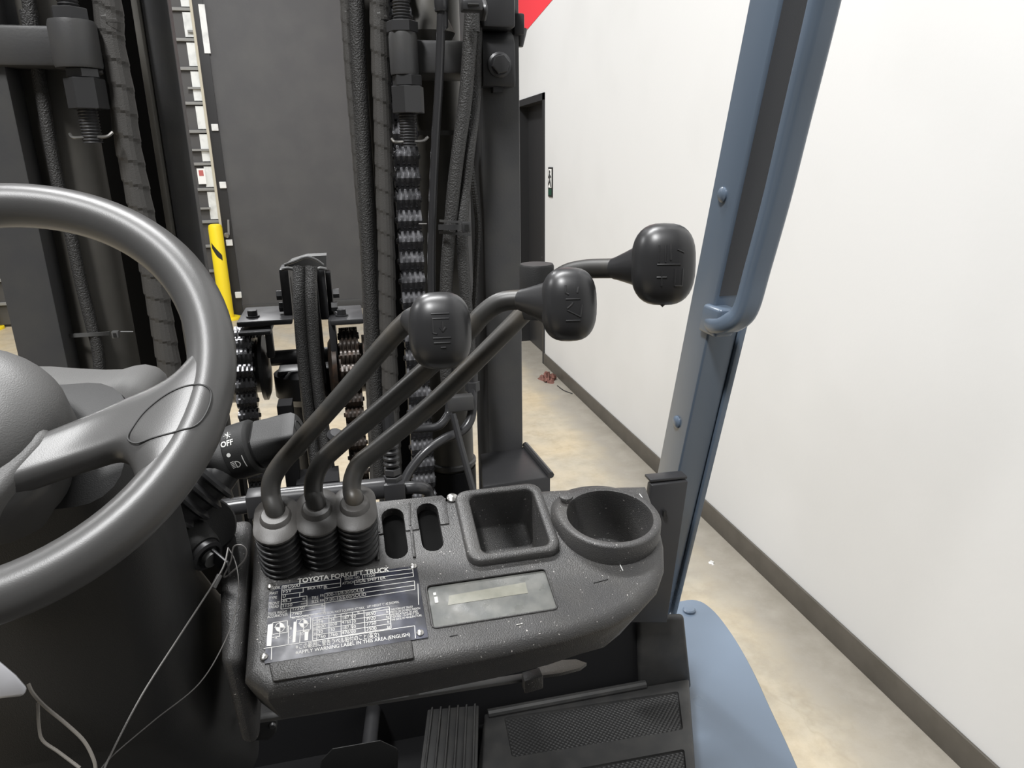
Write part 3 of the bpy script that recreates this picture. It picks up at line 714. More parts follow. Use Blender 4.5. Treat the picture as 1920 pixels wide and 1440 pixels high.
# display window
MB().prism(rrect(du0+.0005, du1-.0005, dv0+.0005, dv1-.0005, .0035, 3), KO, KU, KV, KN, -.0058, -.002).build('display_window', M['glass'], con)
fr = [K(u, v, .0003) for u, v in rrect(du0, du1, dv0, dv1, .004, 3)]
MB().ring(fr, .0011, 6).build('display_bezel', M['plastic'], con)
MB().prism([KP(*p, -.002) for p in ((840, 1135), (842, 1117), (985, 1092), (990, 1112))], KO, KU, KV, KN, -.0021, -.0017).build('display_segment', M['lcd'], con, smooth=0)
m = MB()
for p in ((812, 1112, 818, 1116), (814, 1120, 822, 1130)):
    q = [KP(p[0], p[1], -.002), KP(p[2], p[3], -.002)]; m.prism([(q[0][0], q[0][1]), (q[1][0], q[0][1]), (q[1][0], q[1][1]), (q[0][0], q[1][1])], KO, KU, KV, KN, -.0019, -.0015)
m.build('fuel_icon', M['print'], con, smooth=0)
# left end of the console, beside the column
pl = [K(u, v) for u, v in ((-.402, .066), (-.369, .066), (-.369, -.10), (-.385, -.10))]
MB().loft([[q+V((0, .03, -.12)) for q in pl], pl]).build('console_side_piece', M['plastic'], con, bevel=.008, seg=3)
# lip under the data plate
pl = [(-.345, -.1085), (-.2225, -.1085), (-.2225, -.127), (-.341, -.127)]
MB().prism(pl, KO, KU, KV, V((0, -.55, .83)), -.012, .0035).build('console_lip', M['plastic'], con, bevel=.002)

for (p0, p1, n_, mm) in (((1199, 926), (1214, 946), .006, 'white'), ((1161, 1056), (1168, 1070), .0005, 'white'), ((1113, 1093), (1140, 1086), .0004, 'ink'), ((843, 1193), (858, 1190), .0004, 'ink'), ((968, 1172), (980, 1169), .0004, 'rivet')):
    MB().tube([K2(*p0, n_), K2(*p1, n_)], .0005, 5).build('scratch', M[mm], con)
# ------------------------------------------------------------ data plate
PU0, PU1, PV0, PV1 = -.3495, -.2085, -.1085, -.0265
MB().prism([(PU0+.001, PV0), (PU1+.001, PV0), (PU1, PV1), (PU0+.014, PV1-.001), (PU0+.002, PV1-.009)], KO, KU, KV, KN, .0002, .0012).build('data_plate', M['plate'], FL, smooth=0)
PN = .0014
def C2(cx, cy): return KP(470+cx/5.3333, 1040+cy/5.3333, PN)
ptr = MB()
def ln(x0, y0, x1, y1, w_=.00028):
    a, b = V((*C2(x0, y0), 0)), V((*C2(x1, y1), 0)); d = (b-a).normalized(); n = V((-d.y, d.x, 0))*w_
    q = [a-n, b-n, b+n, a+n]; ptr.add([K(p.x, p.y, PN) for p in q], [(0, 1, 2, 3)])
def fillp(pts): ptr.add([K(*C2(*p), PN) for p in pts], [tuple(range(len(pts)))])
def textmesh(s, bold=False):
    c = bpy.data.curves.new('t', 'FONT'); c.body = s; c.resolution_u = 3
    if bold: c.offset = .03
    o = bpy.data.objects.new('t', c); me = bpy.data.meshes.new_from_object(o)
    vs = [v.co.copy() for v in me.vertices]; fs = [tuple(p.vertices) for p in me.polygons]
    bpy.data.objects.remove(o); bpy.data.curves.remove(c); bpy.data.meshes.remove(me)
    return vs, fs
def tx(s, x0, y0, x1, y1, hcap, bold=False):
    vs, fs = textmesh(s, bold)
    if not vs: return
    w0 = max(v.x for v in vs); a, b = V((*C2(x0, y0), 0)), V((*C2(x1, y1), 0))
    L = (b-a).length; d = (b-a).normalized(); n = V((-d.y, d.x, 0))
    # cap height from pixels
    t = V((*C2(x0, y0-hcap), 0)); hh = abs((t-a).dot(n)); k = hh/.70
    pts = [a+d*(v.x*L/w0)+n*(v.y*k) for v in vs]
    ptr.add([K(p.x, p.y, PN) for p in pts], fs)
tx('TOYOTA FORKLIFT TRUCK', 470, 285, 1390, 165, 44, True)
for t_ in (('MODEL', 200, 350, 298, 340, 26), ('8FD50U', 325, 342, 492, 320, 34), ('SERIAL NO.', 937, 255, 1095, 235, 26), ('11550', 1130, 228, 1245, 215, 32),
           ('BACK TILT', 566, 352, 720, 332, 26), ('6', 742, 333, 765, 330, 32), ('ATTACH', 917, 300, 1035, 284, 26), ('SIDE SHIFTER', 1050, 283, 1350, 243, 32),
           ('MAST', 187, 402, 272, 392, 26), ('FSV', 322, 385, 410, 373, 34), ('TYPE', 182, 448, 262, 440, 26), ('D', 318, 430, 350, 427, 32),
           ('FRONT', 177, 505, 285, 495, 28), ('45.3', 315, 480, 405, 468, 32), ('in', 518, 452, 545, 448, 24), ('TREAD', 177, 540, 280, 528, 28), ('1150', 312, 528, 415, 515, 32), ('mm', 503, 500, 555, 492, 20),
           ('TIRE', 608, 447, 677, 440, 28), ('FR', 692, 422, 733, 418, 24), ('300-15/8.00/SOLID', 752, 420, 1135, 365, 32), ('SIZE', 608, 485, 680, 475, 28), ('RR', 692, 470, 735, 465, 24), ('7.00-12/5.00/SOLID', 752, 468, 1155, 410, 32),
           ('TRUCK WEIGHT', 170, 605, 362, 580, 26), ('17550', 412, 558, 538, 545, 32), ('lb', 708, 520, 733, 516, 24), ('ACCURACY±5%', 167, 635, 370, 608, 26), ('7960', 410, 607, 510, 598, 32), ('kg', 708, 570, 735, 565, 24),
           ('RATED CAPACITY WITH VERTICAL MAST EQUIPPED AT MAX.', 415, 645, 1140, 540, 24), ("LIFT HEIGHT 'C' AS SHOWN.", 1165, 533, 1485, 482, 24), ('CAPACITY', 1210, 560, 1310, 545, 18),
           ('A', 715, 640, 735, 638, 18), ('B', 835, 623, 855, 620, 18), ('C', 948, 607, 968, 604, 18), ('D', 1068, 590, 1088, 587, 18),
           ('in', 632, 697, 655, 694, 26), ('24', 672, 690, 722, 682, 32), ('24', 795, 670, 840, 662, 32), ('187.5', 912, 650, 1018, 635, 32), ('0', 1030, 632, 1052, 629, 32), ('8650', 1150, 613, 1250, 600, 34), ('lb', 1355, 583, 1378, 580, 24),
           ('mm', 628, 745, 658, 741, 20), ('600', 670, 735, 748, 727, 32), ('600', 793, 713, 863, 705, 32), ('4765', 912, 693, 1005, 683, 32), ('0', 1030, 682, 1052, 679, 32), ('3920', 1150, 660, 1250, 647, 34), ('kg', 1355, 632, 1385, 628, 24),
           ('in', 632, 800, 655, 797, 26), ('30', 670, 790, 722, 783, 32), ('30', 793, 768, 842, 762, 32), ('187.5', 912, 750, 1018, 735, 32), ('0', 1030, 735, 1052, 732, 32), ('7750', 1155, 710, 1255, 697, 34), ('lb', 1365, 683, 1388, 680, 24),
           ('mm', 628, 848, 658, 844, 20), ('760', 670, 838, 748, 830, 32), ('760', 793, 820, 868, 810, 32), ('4765', 912, 798, 1015, 785, 32), ('0', 1030, 783, 1052, 780, 32), ('3500', 1157, 763, 1258, 750, 34), ('kg', 1365, 735, 1395, 731, 24),
           ('THIS FORKLIFT TRUCK', 1397, 560, 1625, 528, 20), ('MEETS OR EXCEEDS DESIGN', 1397, 586, 1695, 544, 20), ('SPECIFICATIONS OF ANSI', 1400, 612, 1670, 573, 20), ('ITSDF B56.1 IN EFFECT ON', 1400, 636, 1680, 594, 20), ('THE DATE OF MANUFACTURE.', 1405, 662, 1715, 614, 20),
           ('※この範囲に警告ラベル貼付のこと(英文)', 447, 948, 1285, 822, 44), ('※APPLY WARNING LABEL IN THIS AREA.(ENGLISH)', 445, 1000, 1595, 812, 36),
           ('A', 240, 845, 265, 842, 26), ('B', 390, 752, 412, 749, 26), ('C', 386, 842, 410, 839, 28), ('D', 505, 808, 528, 805, 28)):
    tx(*t_)
for l in ((315, 312, 900, 238), (308, 357, 900, 283), (900, 238, 900, 320), (735, 343, 900, 320), (735, 305, 735, 343), (315, 312, 303, 545), (306, 402, 525, 375), (525, 330, 525, 375), (305, 449, 490, 424), (492, 380, 490, 424), (304, 497, 563, 461), (303, 545, 563, 508), (563, 412, 563, 508), (494, 420, 563, 412),
          (400, 537, 740, 488), (400, 583, 742, 533), (400, 630, 743, 578), (400, 537, 398, 630), (742, 385, 742, 578), (745, 387, 1637, 262), (745, 434, 1640, 305), (745, 482, 1643, 347), (1637, 262, 1643, 347),
          (1118, 200, 1120, 245), (1118, 200, 1620, 140), (1040, 257, 1625, 180), (1040, 302, 1628, 218), (1040, 257, 1040, 302), (1620, 140, 1628, 218),
          (622, 635, 1385, 520), (622, 660, 1388, 546), (621, 708, 1392, 592), (621, 756, 1396, 640), (620, 808, 1401, 690), (620, 860, 1405, 735),
          (622, 635, 620, 860), (665, 628, 662, 853), (783, 612, 783, 835), (903, 594, 905, 815), (1018, 577, 1022, 798), (1132, 560, 1145, 780), (1385, 520, 1405, 735),
          (130, 938, 1640, 710), (1640, 710, 1648, 835), (210, 928, 205, 1050),
          (222, 680, 368, 660), (368, 660, 365, 775), (365, 775, 222, 797), (222, 680, 215, 800), (460, 650, 600, 630), (600, 630, 600, 745), (455, 768, 600, 745), (460, 650, 455, 768),
          (368, 714, 388, 711), (378, 714, 375, 892), (365, 775, 385, 770), (497, 770, 490, 880), (215, 830, 290, 815), (290, 770, 290, 820), (527, 735, 525, 775), (1672, 290, 1680, 500)): ln(*l)
for pl in (((172, 702), (222, 686), (205, 912), (160, 912)), ((430, 672), (462, 668), (447, 875), (418, 880)), ((540, 758), (580, 750), (572, 855), (538, 860)), ((525, 762), (585, 752), (585, 766), (525, 776))): fillp(pl)
for cx, cy, r in ((293, 726, 44), (530, 688, 40)):
    cir = [(cx+r*math.cos(2*PI*i/24), cy+r*math.sin(2*PI*i/24)) for i in range(25)]
    for i in range(24): ln(*cir[i], *cir[i+1])
    for a0 in (-PI/2, PI/2): fillp([(cx, cy)]+[(cx+r*math.cos(a0+PI/2*i/6), cy+r*math.sin(a0+PI/2*i/6)) for i in range(7)])
    ln(cx-r-14, cy, cx+r+14, cy); ln(cx, cy-r-14, cx, cy+r+14)
plate_o = [o for o in FL.children if o.name == 'data_plate'][0]
ptr.build('lettering', M['print'], plate_o, smooth=0, fix=False)
for px, py in ((507, 1099), (775, 1062), (788, 1187), (495, 1232)):
    MB().lathe([(.0036, 0), (.0033, .0012), (.0018, .0022)], K2(px, py, .001), KN, 12).build('rivet', M['rivet'], plate_o)

# ------------------------------------------------------------ levers
def knob(g, px, py, t, wpx, hpx, neck, marks, turn=0.0):
    c = D(px, py, t); k = t/FPX; a, b = wpx*k/2, hpx*k/2; dpt = .024
    z = (CAM-c).normalized(); z = Matrix.Rotation(turn, 3, 'Z') @ z
    x = V((0, 0, 1)).cross(z).normalized(); y = z.cross(x)
    e = .74
    sg = lambda q, p: math.copysign(abs(q)**p, q)
    loops = []; n, mm = 36, 18
    for i in range(mm+1):
        ph = -PI/2+PI*i/mm; cz, sz = max(1e-4, math.cos(ph))**.72, sg(math.sin(ph), .8)
        loops.append([c+x*(a*cz*sg(math.cos(2*PI*j/n), e))+y*(b*cz*sg(math.sin(2*PI*j/n), e)*(1.0))+z*(dpt*sz) for j in range(n)])
    m = MB().loft(loops)
    kb = m.build('knob', M['knob'], g, smooth=60)
    if neck is not None:
        s0 = D(*neck); d = (c-s0); m = MB()
        m.tube([s0-d*.08, s0, s0+d*.3, s0+d*.7, s0+d*.95], [.0098, .0105, .0145, .0205, .0250], 20); m.build('knob_neck', M['knob'], g, smooth=60)
    em = MB()
    for ml in marks:
        pts = []
        for i in range(len(ml)-1):
            for q in range(5):
                f = q/4; pts.append((ml[i][0]+(ml[i+1][0]-ml[i][0])*f, ml[i][1]+(ml[i+1][1]-ml[i][1])*f))
        vv = []
        for u, v in pts:
            rr = (abs(u)**(2/e)+abs(v)**(2/e))**(e/2); rr = min(rr, .98)
            ph = math.acos(rr**(1/.72)); vv.append(c+x*(a*u)+y*(b*v)+z*(dpt*math.sin(ph)**.8-.0002))
        em.tube(vv, .00085, 6)
    em.build('knob_symbol', M['knob'], g)
    return c
MK1 = [[(-.25, .42), (.3, .42)], [(-.22, .30), (.28, .30)], [(-.22, .30), (-.22, -.05)], [(-.22, -.05), (-.1, -.08)], [(.08, .22), (.08, .0)], [(.0, .08), (.08, -.02), (.18, .08)], [(-.22, -.18), (.32, -.18)], [(-.2, -.30), (.3, -.30)], [(0, -.42), (.16, -.42)]]
MK2 = [[(-.2, .5), (-.2, .3), (-.1, .26)], [(.25, .45), (.2, .3)], [(-.2, .14), (.3, .14)], [(-.15, -.1), (0, 0), (.05, .05)], [(-.15, -.15), (.3, -.32)], [(.3, -.32), (.36, 0)], [(-.2, -.42), (.3, -.42)]]
MK3 = [[(-.25, .45), (-.25, .05)], [(-.05, .45), (-.05, .05)], [(.1, .48), (.1, .1)], [(-.3, 0), (.4, 0)], [(.3, .35), (.5, .28)], [(.25, -.1), (.25, -.5)], [(.48, -.1), (.48, -.5), (.25, -.5)], [(-.3, -.3), (0, -.3)], [(-.15, -.15), (-.15, -.5)]]
def boot(g, u, v, n_top, ribs=6):
    w2, l2 = .0205, .031
    def ob(hw, hl, n, dv=0.0, kk=10):
        r = hw; o = []
        for i in range(kk+1): a = PI*i/kk; o.append(K(u+r*math.cos(a), v+dv+(hl-r)+r*math.sin(a), n))
        for i in range(kk+1): a = PI+PI*i/kk; o.append(K(u+r*math.cos(a), v+dv-(hl-r)+r*math.sin(a), n))
        return o
    loops = []; hgt = n_top/ribs*.9
    for i in range(ribs):
        b0 = i*hgt
        for hw, dn in ((-.0032, .0), (-.0005, .0022), (.0, .0035), (-.0005, .0048), (-.0032, hgt*.72)):
            loops.append(ob(w2+hw, l2+hw, b0+dn))
    MB().loft(loops).build('boot', M['rubber'], g, smooth=40)
    tl = [ob(w2-.001, l2-.001, n_top*.885), ob(w2, l2, n_top*.9), ob(w2, l2, n_top*.94), ob(w2-.002, l2-.002, n_top*.965), ob(.0145, .016, n_top*1.0), ob(.0135, .014, n_top*1.05), ob(.0125, .0127, n_top*1.07)]
    MB().loft(tl).build('boot_top', M['boot_top'], g, smooth=40)
NT = .056
def lever(bp, pxs, rads, kargs, bootpx):
    u, v = KP(*bootpx, NT)
    g = group('control_lever', K(u, v, 0))
    p0 = K(u, v, NT); t0 = (p0-CAM).dot(FW)
    pts = [K(u, v, NT*.55)]+[D(bootpx[0], bootpx[1]-4, t0)]+[D(x, y, t0+dt) for x, y, dt in pxs]
    MB().tube(spline(pts, 8), rads, 20).build('lever_rod', M['lever'], g, smooth=60)
    boot(g, u, v-.002, NT)
    knob(g, *kargs)
    return g
RR = .0090
lever(None, [(508, 928, .002), (511, 897, .002), (530, 866, .0), (560, 832, -.004), (640, 742, -.022), (760, 606, -.052), (800, 596, -.062)], RR,
      (825, 620, .578, 118, 145, (772, 600, .604), MK1), (517, 966))
lever(None, [(588, 924, .003), (590, 896, .004), (604, 866, .003), (636, 834, .0), (740, 745, -.012), (870, 628, -.030), (905, 590, -.036), (938, 567, -.040), (978, 562, -.044), (1010, 564, -.05)], RR,
      (1066, 571, .590, 104, 138, (985, 563, .622), MK2, rad(6)), (594, 952))
g3 = lever(None, [(660, 922, .004), (662, 895, .006), (676, 868, .007), (712, 838, .006), (820, 748, .002), (960, 610, -.006), (1020, 548, -.012), (1056, 516, -.018), (1096, 505, -.028), (1150, 503, -.045)], RR,
      (1243, 496, .585, 118, 152, (1160, 503, .628), MK3, rad(8)), (665, 944))
MB().lathe([(.0001, 0), (.0022, .002), (.0035, .005)], D(1242, 576, .585), (0, 0, 1), 10).build('mold_nub', M['knob'], g3)
c = D(1006, 540, .675); MB().lathe([(.0155, -.028), (.0165, -.024), (.0165, .021), (.0155, .0230), (.012, .0230)], c, (0, 0, 1), 24).build('switch_housing', M['plastic_dark'], g3)

# ================================================================== STEERING WHEEL
WS = .86; WC = CAM+(V((-.294, .618, 1.79))-CAM)*WS; WB = rad(44.5); WR = .18*WS; WT = .0168
E1, E2, E3 = V((1, 0, 0)), V((0, math.cos(WB), math.sin(WB))), V((0, -math.sin(WB), math.cos(WB)))
def W_(u, v, h=0.0): return WC+E1*u+E2*v+E3*h
def WP(px, py, h=0.0):
    q = PP(px, py, WC+E3*h, E3)-WC; return q.dot(E1), q.dot(E2)
sw = group('steering_wheel', W_(0, 0, -.05))
MB().ring([W_(WR*math.cos(2*PI*i/96), WR*math.sin(2*PI*i/96)) for i in range(96)], WT, 24).build('rim', M['wheel'], sw, smooth=60)
def sh_(u, v):
    f = max(0, min(1, (math.hypot(u, v)-.085)/.065)); return .003+.0125*f*f*(3-2*f)
ST = spline([V((.030, -.050, 0)), V((.066, -.035, 0)), V((.098, -.0215, 0)), V((.126, -.012, 0)), V((.141, .004, 0)), V((.152, .030, 0))], 6)
SB = spline([V((.012, -.089, 0)), V((.050, -.078, 0)), V((.078, -.070, 0)), V((.098, -.0672, 0)), V((.109, -.083, 0)), V((.112, -.106, 0))], 6)
for sgn in (1, -1):
    lp = []; nw = 18
    def cross_pt(a, b, f, wgt):
        q = a.lerp(b, f); t0, t1 = math.atan2(a.y, a.x), math.atan2(b.y, b.x); r = a.length+(b.length-a.length)*f; th = t0+(t1-t0)*f
        return q.lerp(V((r*math.cos(th), r*math.sin(th), 0)), wgt)
    for i_, (a, b) in enumerate(zip(ST, SB)):
        l = []; wgt = (i_/(len(ST)-1))**1.3
        for k in range(nw+1):
            f = k/nw; p = cross_pt(a, b, f, wgt); ee = abs(2*f-1)**6
            l.append(W_(sgn*p.x, p.y, sh_(p.x, p.y)-.011*ee))
        for k in range(nw, -1, -1):
            f = k/nw; p = cross_pt(a, b, f, wgt); ee = abs(2*f-1)**6
            l.append(W_(sgn*p.x, p.y, -.020+.008*ee))
        lp.append(l)
    so = MB().loft(lp).build('spoke', M['wheel'], sw, smooth=60)
    if sgn > 0:
        bt = [WP(*p, .010) for p in ((240, 822), (250, 800), (275, 770), (318, 742), (362, 729), (394, 735), (399, 755), (388, 785), (368, 807), (335, 816), (290, 826), (258, 834))]
        def top_h(u, v):
            r = math.hypot(u, v); h = sh_(u, v)
            dr = abs(r-WR)
            return max(h, math.sqrt(max(0, WT*WT-dr*dr)))
        MB().ring([W_(p.x, p.y, top_h(p.x, p.y)+.0001) for p in spline([V((u, v, 0)) for u, v in bt], 6, True)], .0007, 6).build('cover_seam', M['groove'], sw)
# hub and horn pad
def dome(o, rx, ry, hh, n=40, k=10, low=-.05):
    loops = [[o+E1*(rx*.9*math.cos(2*PI*j/n))+E2*(ry*.9*math.sin(2*PI*j/n))+E3*low for j in range(n)]]
    for i in range(k+1):
        a = PI/2*i/k; r = max(.001, math.cos(a)**.5)
        loops.append([o+E1*(rx*r*math.cos(2*PI*j/n))+E2*(ry*r*math.sin(2*PI*j/n))+E3*(hh*math.sin(a)) for j in range(n)])
    return MB().loft(loops)
dome(W_(-.008, -.028, -.018), .066, .058, .040).build('horn_pad', M['pad'], sw, smooth=60)
dome(W_(-.004, -.055, -.022), .060, .048, .022, low=-.04).build('hub', M['wheel'], sw, smooth=60)
hr = [WP(px, py, .012) for px, py in ((10, 800), (42, 768), (70, 784), (88, 806), (72, 828), (0, 906), (-60, 965), (-80, 900))]
MB().prism(hr, WC, E1, E2, E3, -.03, .004).build('hub_ridge', M['pad'], sw, bevel=.007, seg=4, smooth=60)
# column hood behind the wheel
sil = [(-60, 712), (60, 712), (120, 716), (170, 718), (205, 717), (228, 710), (250, 707), (270, 711), (285, 724), (292, 742), (296, 780), (290, 830), (-60, 830)]
m = MB(); lp = []
for Y_, sc, dz in ((.585, .86, -.004), (.60, .96, -.001), (.615, 1.0, 0), (.66, 1.0, 0.0), (.68, .96, -.006)):
    c0 = P(150, 780, Y=.62); l = []
    for q in sil:
        p = P(*q, Y=.62); l.append(V((c0.x+(p.x-c0.x)*sc, Y_, c0.z+(p.z-c0.z)*sc+dz)))
    lp.append(l)
m.loft(lp); m.build('column_hood', M['pad'], FL, smooth=50)
# column shroud
def rloop(c, ax, ay, hx, hy, r): return [c+ax*u+ay*v for u, v in rrect(-hx, hx, -hy, hy, r)]
m = MB(); AX = V((1, 0, 0)); lp = []
for (c, hx, hy, r) in ((W_(.01, -.03, -.05), .075, .05, .03), (W_(.01, -.05, -.10), .09, .062, .035), (W_(.0, -.085, -.16), .098, .07, .035), (W_(-.01, -.14, -.24), .105, .085, .035), (W_(-.01, -.16, -.36), .11, .09, .03), (W_(-.01, -.16, -.5), .12, .10, .03)):
    lp.append(rloop(c, AX, E2, hx, hy, r))
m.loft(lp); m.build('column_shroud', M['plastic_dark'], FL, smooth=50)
# ignition plate, switch and key
ig = group('ignition_switch', D(395, 990, .70))
dn = (CAM-D(392, 985, .70)).normalized(); dn = (dn+V((.35, -.1, .1))).normalized()
MB().lathe([(.026, -.01), (.027, -.004), (.027, .003), (.025, .005)], D(390, 985, .705), dn, 32).build('switch_plate', M['plastic_dark'], ig)
kd = (V((.55, -.6, -.25))).normalized()
c = D(352, 1010, .685); MB().lathe([(.021, 0), (.0215, .004), (.019, .022), (.017, .026)], c, kd, 28).build('switch_barrel', M['plastic_dark'], ig)
c2 = c+kd*.026; MB().lathe([(.0155, 0), (.0155, .006), (.012, .007), (.011, .003)], c2, kd, 24, cap1=True).build('switch_nut', M['steel'], ig)
c3 = c2+kd*.007; MB().lathe([(.008, 0), (.008, .006)], c3, kd, 16).build('key_slot', M['edge'], ig)
MB().obox(c3+kd*.014+V((.003, 0, .002)), kd*.012, V((0, 0, .008)), kd.cross(V((0, 0, 1))).normalized()*.0015).build('key', M['steel'], ig, bevel=.001)
# ribbed stalk boot on the column
a, b = D(440, 862, .70), D(268, 1035, .665); d = (b-a); L = d.length; prof = [(.014, 0)]
for i in range(6):
    h = L*(.20+.125*i); r = .0245-.0012*i
    prof += [(r-.006, h), (r, h+L*.03), (r, h+L*.055), (r-.006, h+L*.075)]
prof.append((.012, L)); MB().lathe(prof, a, d, 28).build('stalk_boot', M['rubber'], FL, smooth=40)
# light switch stalk
st = group('light_switch_stalk', D(395, 868, .70))
a, b = D(370, 882, .70), D(438, 851, .70); ax = (D(575, 812, .695)-D(395, 868, .70)).normalized()
MB().lathe([(.0205, 0), (.0205, (b-a).length+.01)], a, ax, 28).build('stalk_shaft', M['plastic_dark'], st)
o0 = D(440, 849, .70)
dial = MB().lathe([(.025, -.001), (.0272, .001), (.0276, .004), (.0276, .022), (.0255, .0245), (.0235, .0255)], o0, ax, 36).build('dial_ring', M['plastic_dark'], st)
# flat-sided cap
X_, Y_, Z_ = ax, (V((0, 0, 1))-ax*ax.z).normalized(), None; Z_ = X_.cross(Y_)
lp = []
for h, s_ in ((.025, .93), (.028, 1.0), (.056, .96), (.064, .92), (.068, .80), (.069, .66)):
    l = []
    for j in range(36):
        a_ = 2*PI*j/36; r = 0.0242*s_; cy, cz = r*math.cos(a_), r*math.sin(a_)
        fl = 0.0242*(.78 if h > .03 else .98)
        q = Y_*.8+Z_*-.6 if False else None
        # flat facing up and toward the driver
        nv = (Y_*.86+(CAM-o0).normalized()*.5); nv = (nv-ax*nv.dot(ax)).normalized()
        p = Y_*cy+Z_*cz; dd = p.dot(nv)
        if dd > fl*s_*.80: p = p-nv*(dd-fl*s_*.80)
        l.append(o0+ax*h+p)
    lp.append(l)
cap = MB().loft(lp).build('stalk_cap', M['plastic_dark'], st, smooth=30)
MB().ring([o0+ax*.0692+Y_*(.0125*math.cos(2*PI*i/28))+Z_*(.0085*math.sin(2*PI*i/28)) for i in range(28)], .0005, 6).build('cap_ring', M['groove'], st)
# white print on the dial, wrapped around it
def wrapmark(polys, name='dial_print'):
    m = MB(); r = .0279; fd = (CAM-o0); fd = (fd-ax*fd.dot(ax)).normalized(); up_ = fd.cross(ax) if fd.cross(ax).z > 0 else ax.cross(fd)
    for vs, fs in polys:
        m.add([o0+ax*x+(fd*math.cos(y/r)+up_*math.sin(y/r))*r for x, y in vs], fs)
    m.build(name, M['stalkmark'], st, smooth=0, fix=False)
polys = []
vs, fs = textmesh('OFF', True); w0 = max(v.x for v in vs)
polys.append(([(.001+v.x/w0*.0125, .0085+v.y*.0078) for v in vs], fs))
polys.append(([(.0065+.0020*math.cos(2*PI*i/14), -.0005+.0020*math.sin(2*PI*i/14)) for i in range(14)], [tuple(range(14))]))
ic = []
for i in range(14):
    a0, a1 = -PI/2*1.05+PI*1.05*i/14, -PI/2*1.05+PI*1.05*(i+1)/14
    e = lambda r1, r2, a_: (.0098+r1*math.cos(a_)*1.2, -.0115+r2*math.sin(a_))
    ic.append(([e(.0036, .0036, a0), e(.0036, .0036, a1), e(.0028, .0028, a1), e(.0028, .0028, a0)], [(0, 1, 2, 3)]))
ic.append(([(.0092, -.0151), (.0100, -.0151), (.0100, -.0079), (.0092, -.0079)], [(0, 1, 2, 3)]))
for i in range(5):
    y = -.0148+.0016*i; ic.append(([(.0052, y), (.0086, y+.0004), (.0086, y+.0011), (.0052, y+.0007)], [(0, 1, 2, 3)]))
polys += ic
for i in range(8):
    y = -.017+.0016*i; polys.append(([(.0178, y), (.0186, y), (.0186, y+.0016), (.0178, y+.0016)], [(0, 1, 2, 3)]))
for a_ in range(4):
    t_ = PI*a_/4; polys.append(([(.008+.004*math.cos(t_)-.0004*math.sin(t_), .0195+.004*math.sin(t_)), (.008-.004*math.cos(t_)-.0004*math.sin(t_), .0195-.004*math.sin(t_)), (.008-.004*math.cos(t_)+.0004*math.sin(t_), .0195-.004*math.sin(t_)+.0004), (.008+.004*math.cos(t_)+.0004*math.sin(t_), .0195+.004*math.sin(t_)+.0004)], [(0, 1, 2, 3)]))
wrapmark(polys)

# ------------------------------------------------------------ key tether wires (hang on the key)
tw = thing('wire_tether', D(195, 1440, .50), 'thin steel wire tether looped through the ignition key and hanging down', 'wire')
MB().tube(spline([D(428, 1027, .625), D(440, 1050, .62), D(447, 1085, .61), D(445, 1130, .60), D(425, 1195, .58), D(375, 1280, .555), D(290, 1350, .535), D(210, 1418, .515), D(180, 1455, .505)], 8), .0005, 6).build('wire', M['wire'], tw)
MB().tube(spline([D(428, 1027, .624), D(420, 1060, .615), D(400, 1095, .605), D(335, 1195, .575), D(265, 1305, .545), D(205, 1420, .512), D(190, 1460, .50)], 8), .0008, 6).build('wire', M['wire'], tw)
MB().ring(spline([D(433, 1052, .62), D(438, 1026, .62), D(452, 1022, .62), D(462, 1032, .62), D(458, 1050, .62), D(440, 1068, .62), D(420, 1082, .62)], 6, True), .0007, 6).build('wire_loop', M['wire'], tw)
MB().tube([D(412, 1078, .612), D(400, 1102, .606)], .0024, 10).build('crimp_sleeve', M['edge'], tw)
cdw = thing('cord', D(180, 1440, .48), 'pale cord hanging in the dark lower left corner', 'cord')
MB().tube(spline([D(53, 1282, .48), D(62, 1300, .48), D(85, 1325, .48), D(125, 1358, .48), D(158, 1390, .48), D(176, 1425, .48), D(180, 1450, .48)], 6), .0012, 8).build('strand', M['cord'], cdw)
MB().tube(spline([D(71, 1318, .482), D(73, 1360, .482), D(80, 1388, .482), D(110, 1410, .482), D(150, 1440, .482)], 6), .0011, 8).build('strand', M['cord'], cdw)

# ================================================================== LOWER DASH, PEDALS, MAT
MB().box(-.72, .56, -.16, 1.172, .79, .835).build('floor_plate', M['mast_dark'], FL)  # truck floor, also added to block light from below
MB().box(-.62, .42, -1.3, -.16, .45, 1.12).build('unseen_engine_hood', M['paint'], FL, bevel=.03)  # unseen hood, added to cut light from behind and below
sq = group('seat', (-.15, -.4, 1.12))  # unseen seat behind the camera, added to block light from behind
MB().box(-.40, .12, -.62, -.14, 1.12, 1.27).build('unseen_seat_cushion', M['plastic_dark'], sq, bevel=.03, seg=3)
MB().box(-.38, .10, -.78, -.62, 1.14, 1.75).build('unseen_seat_back', M['plastic_dark'], sq, bevel=.03, seg=3)
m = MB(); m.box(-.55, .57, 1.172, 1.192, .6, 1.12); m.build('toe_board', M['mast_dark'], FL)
m = MB(); a, b = P(455, 1352, Y=.66), P(1010, 1266, Y=.66)
br = MB().obox((a+b)/2, (b-a)/2, (0, .005, 0), (0, 0, .0022)).build('dash_bracket', M['edge'], FL, bevel=.001)
m = MB(); m.loft([[P(1005, 1268, Y=.66), P(1050, 1262, Y=.655), P(1088, 1252, Y=.66), P(1100, 1243, Y=.67), P(1080, 1236, Y=.70), P(1010, 1240, Y=.72)], [q+V((0, 0, -.004)) for q in (P(1005, 1268, Y=.66), P(1050, 1262, Y=.655), P(1088, 1252, Y=.66), P(1100, 1243, Y=.67), P(1080, 1236, Y=.70), P(1010, 1240, Y=.72))]])
m.build('bracket_tongue', M['plastic'], br)
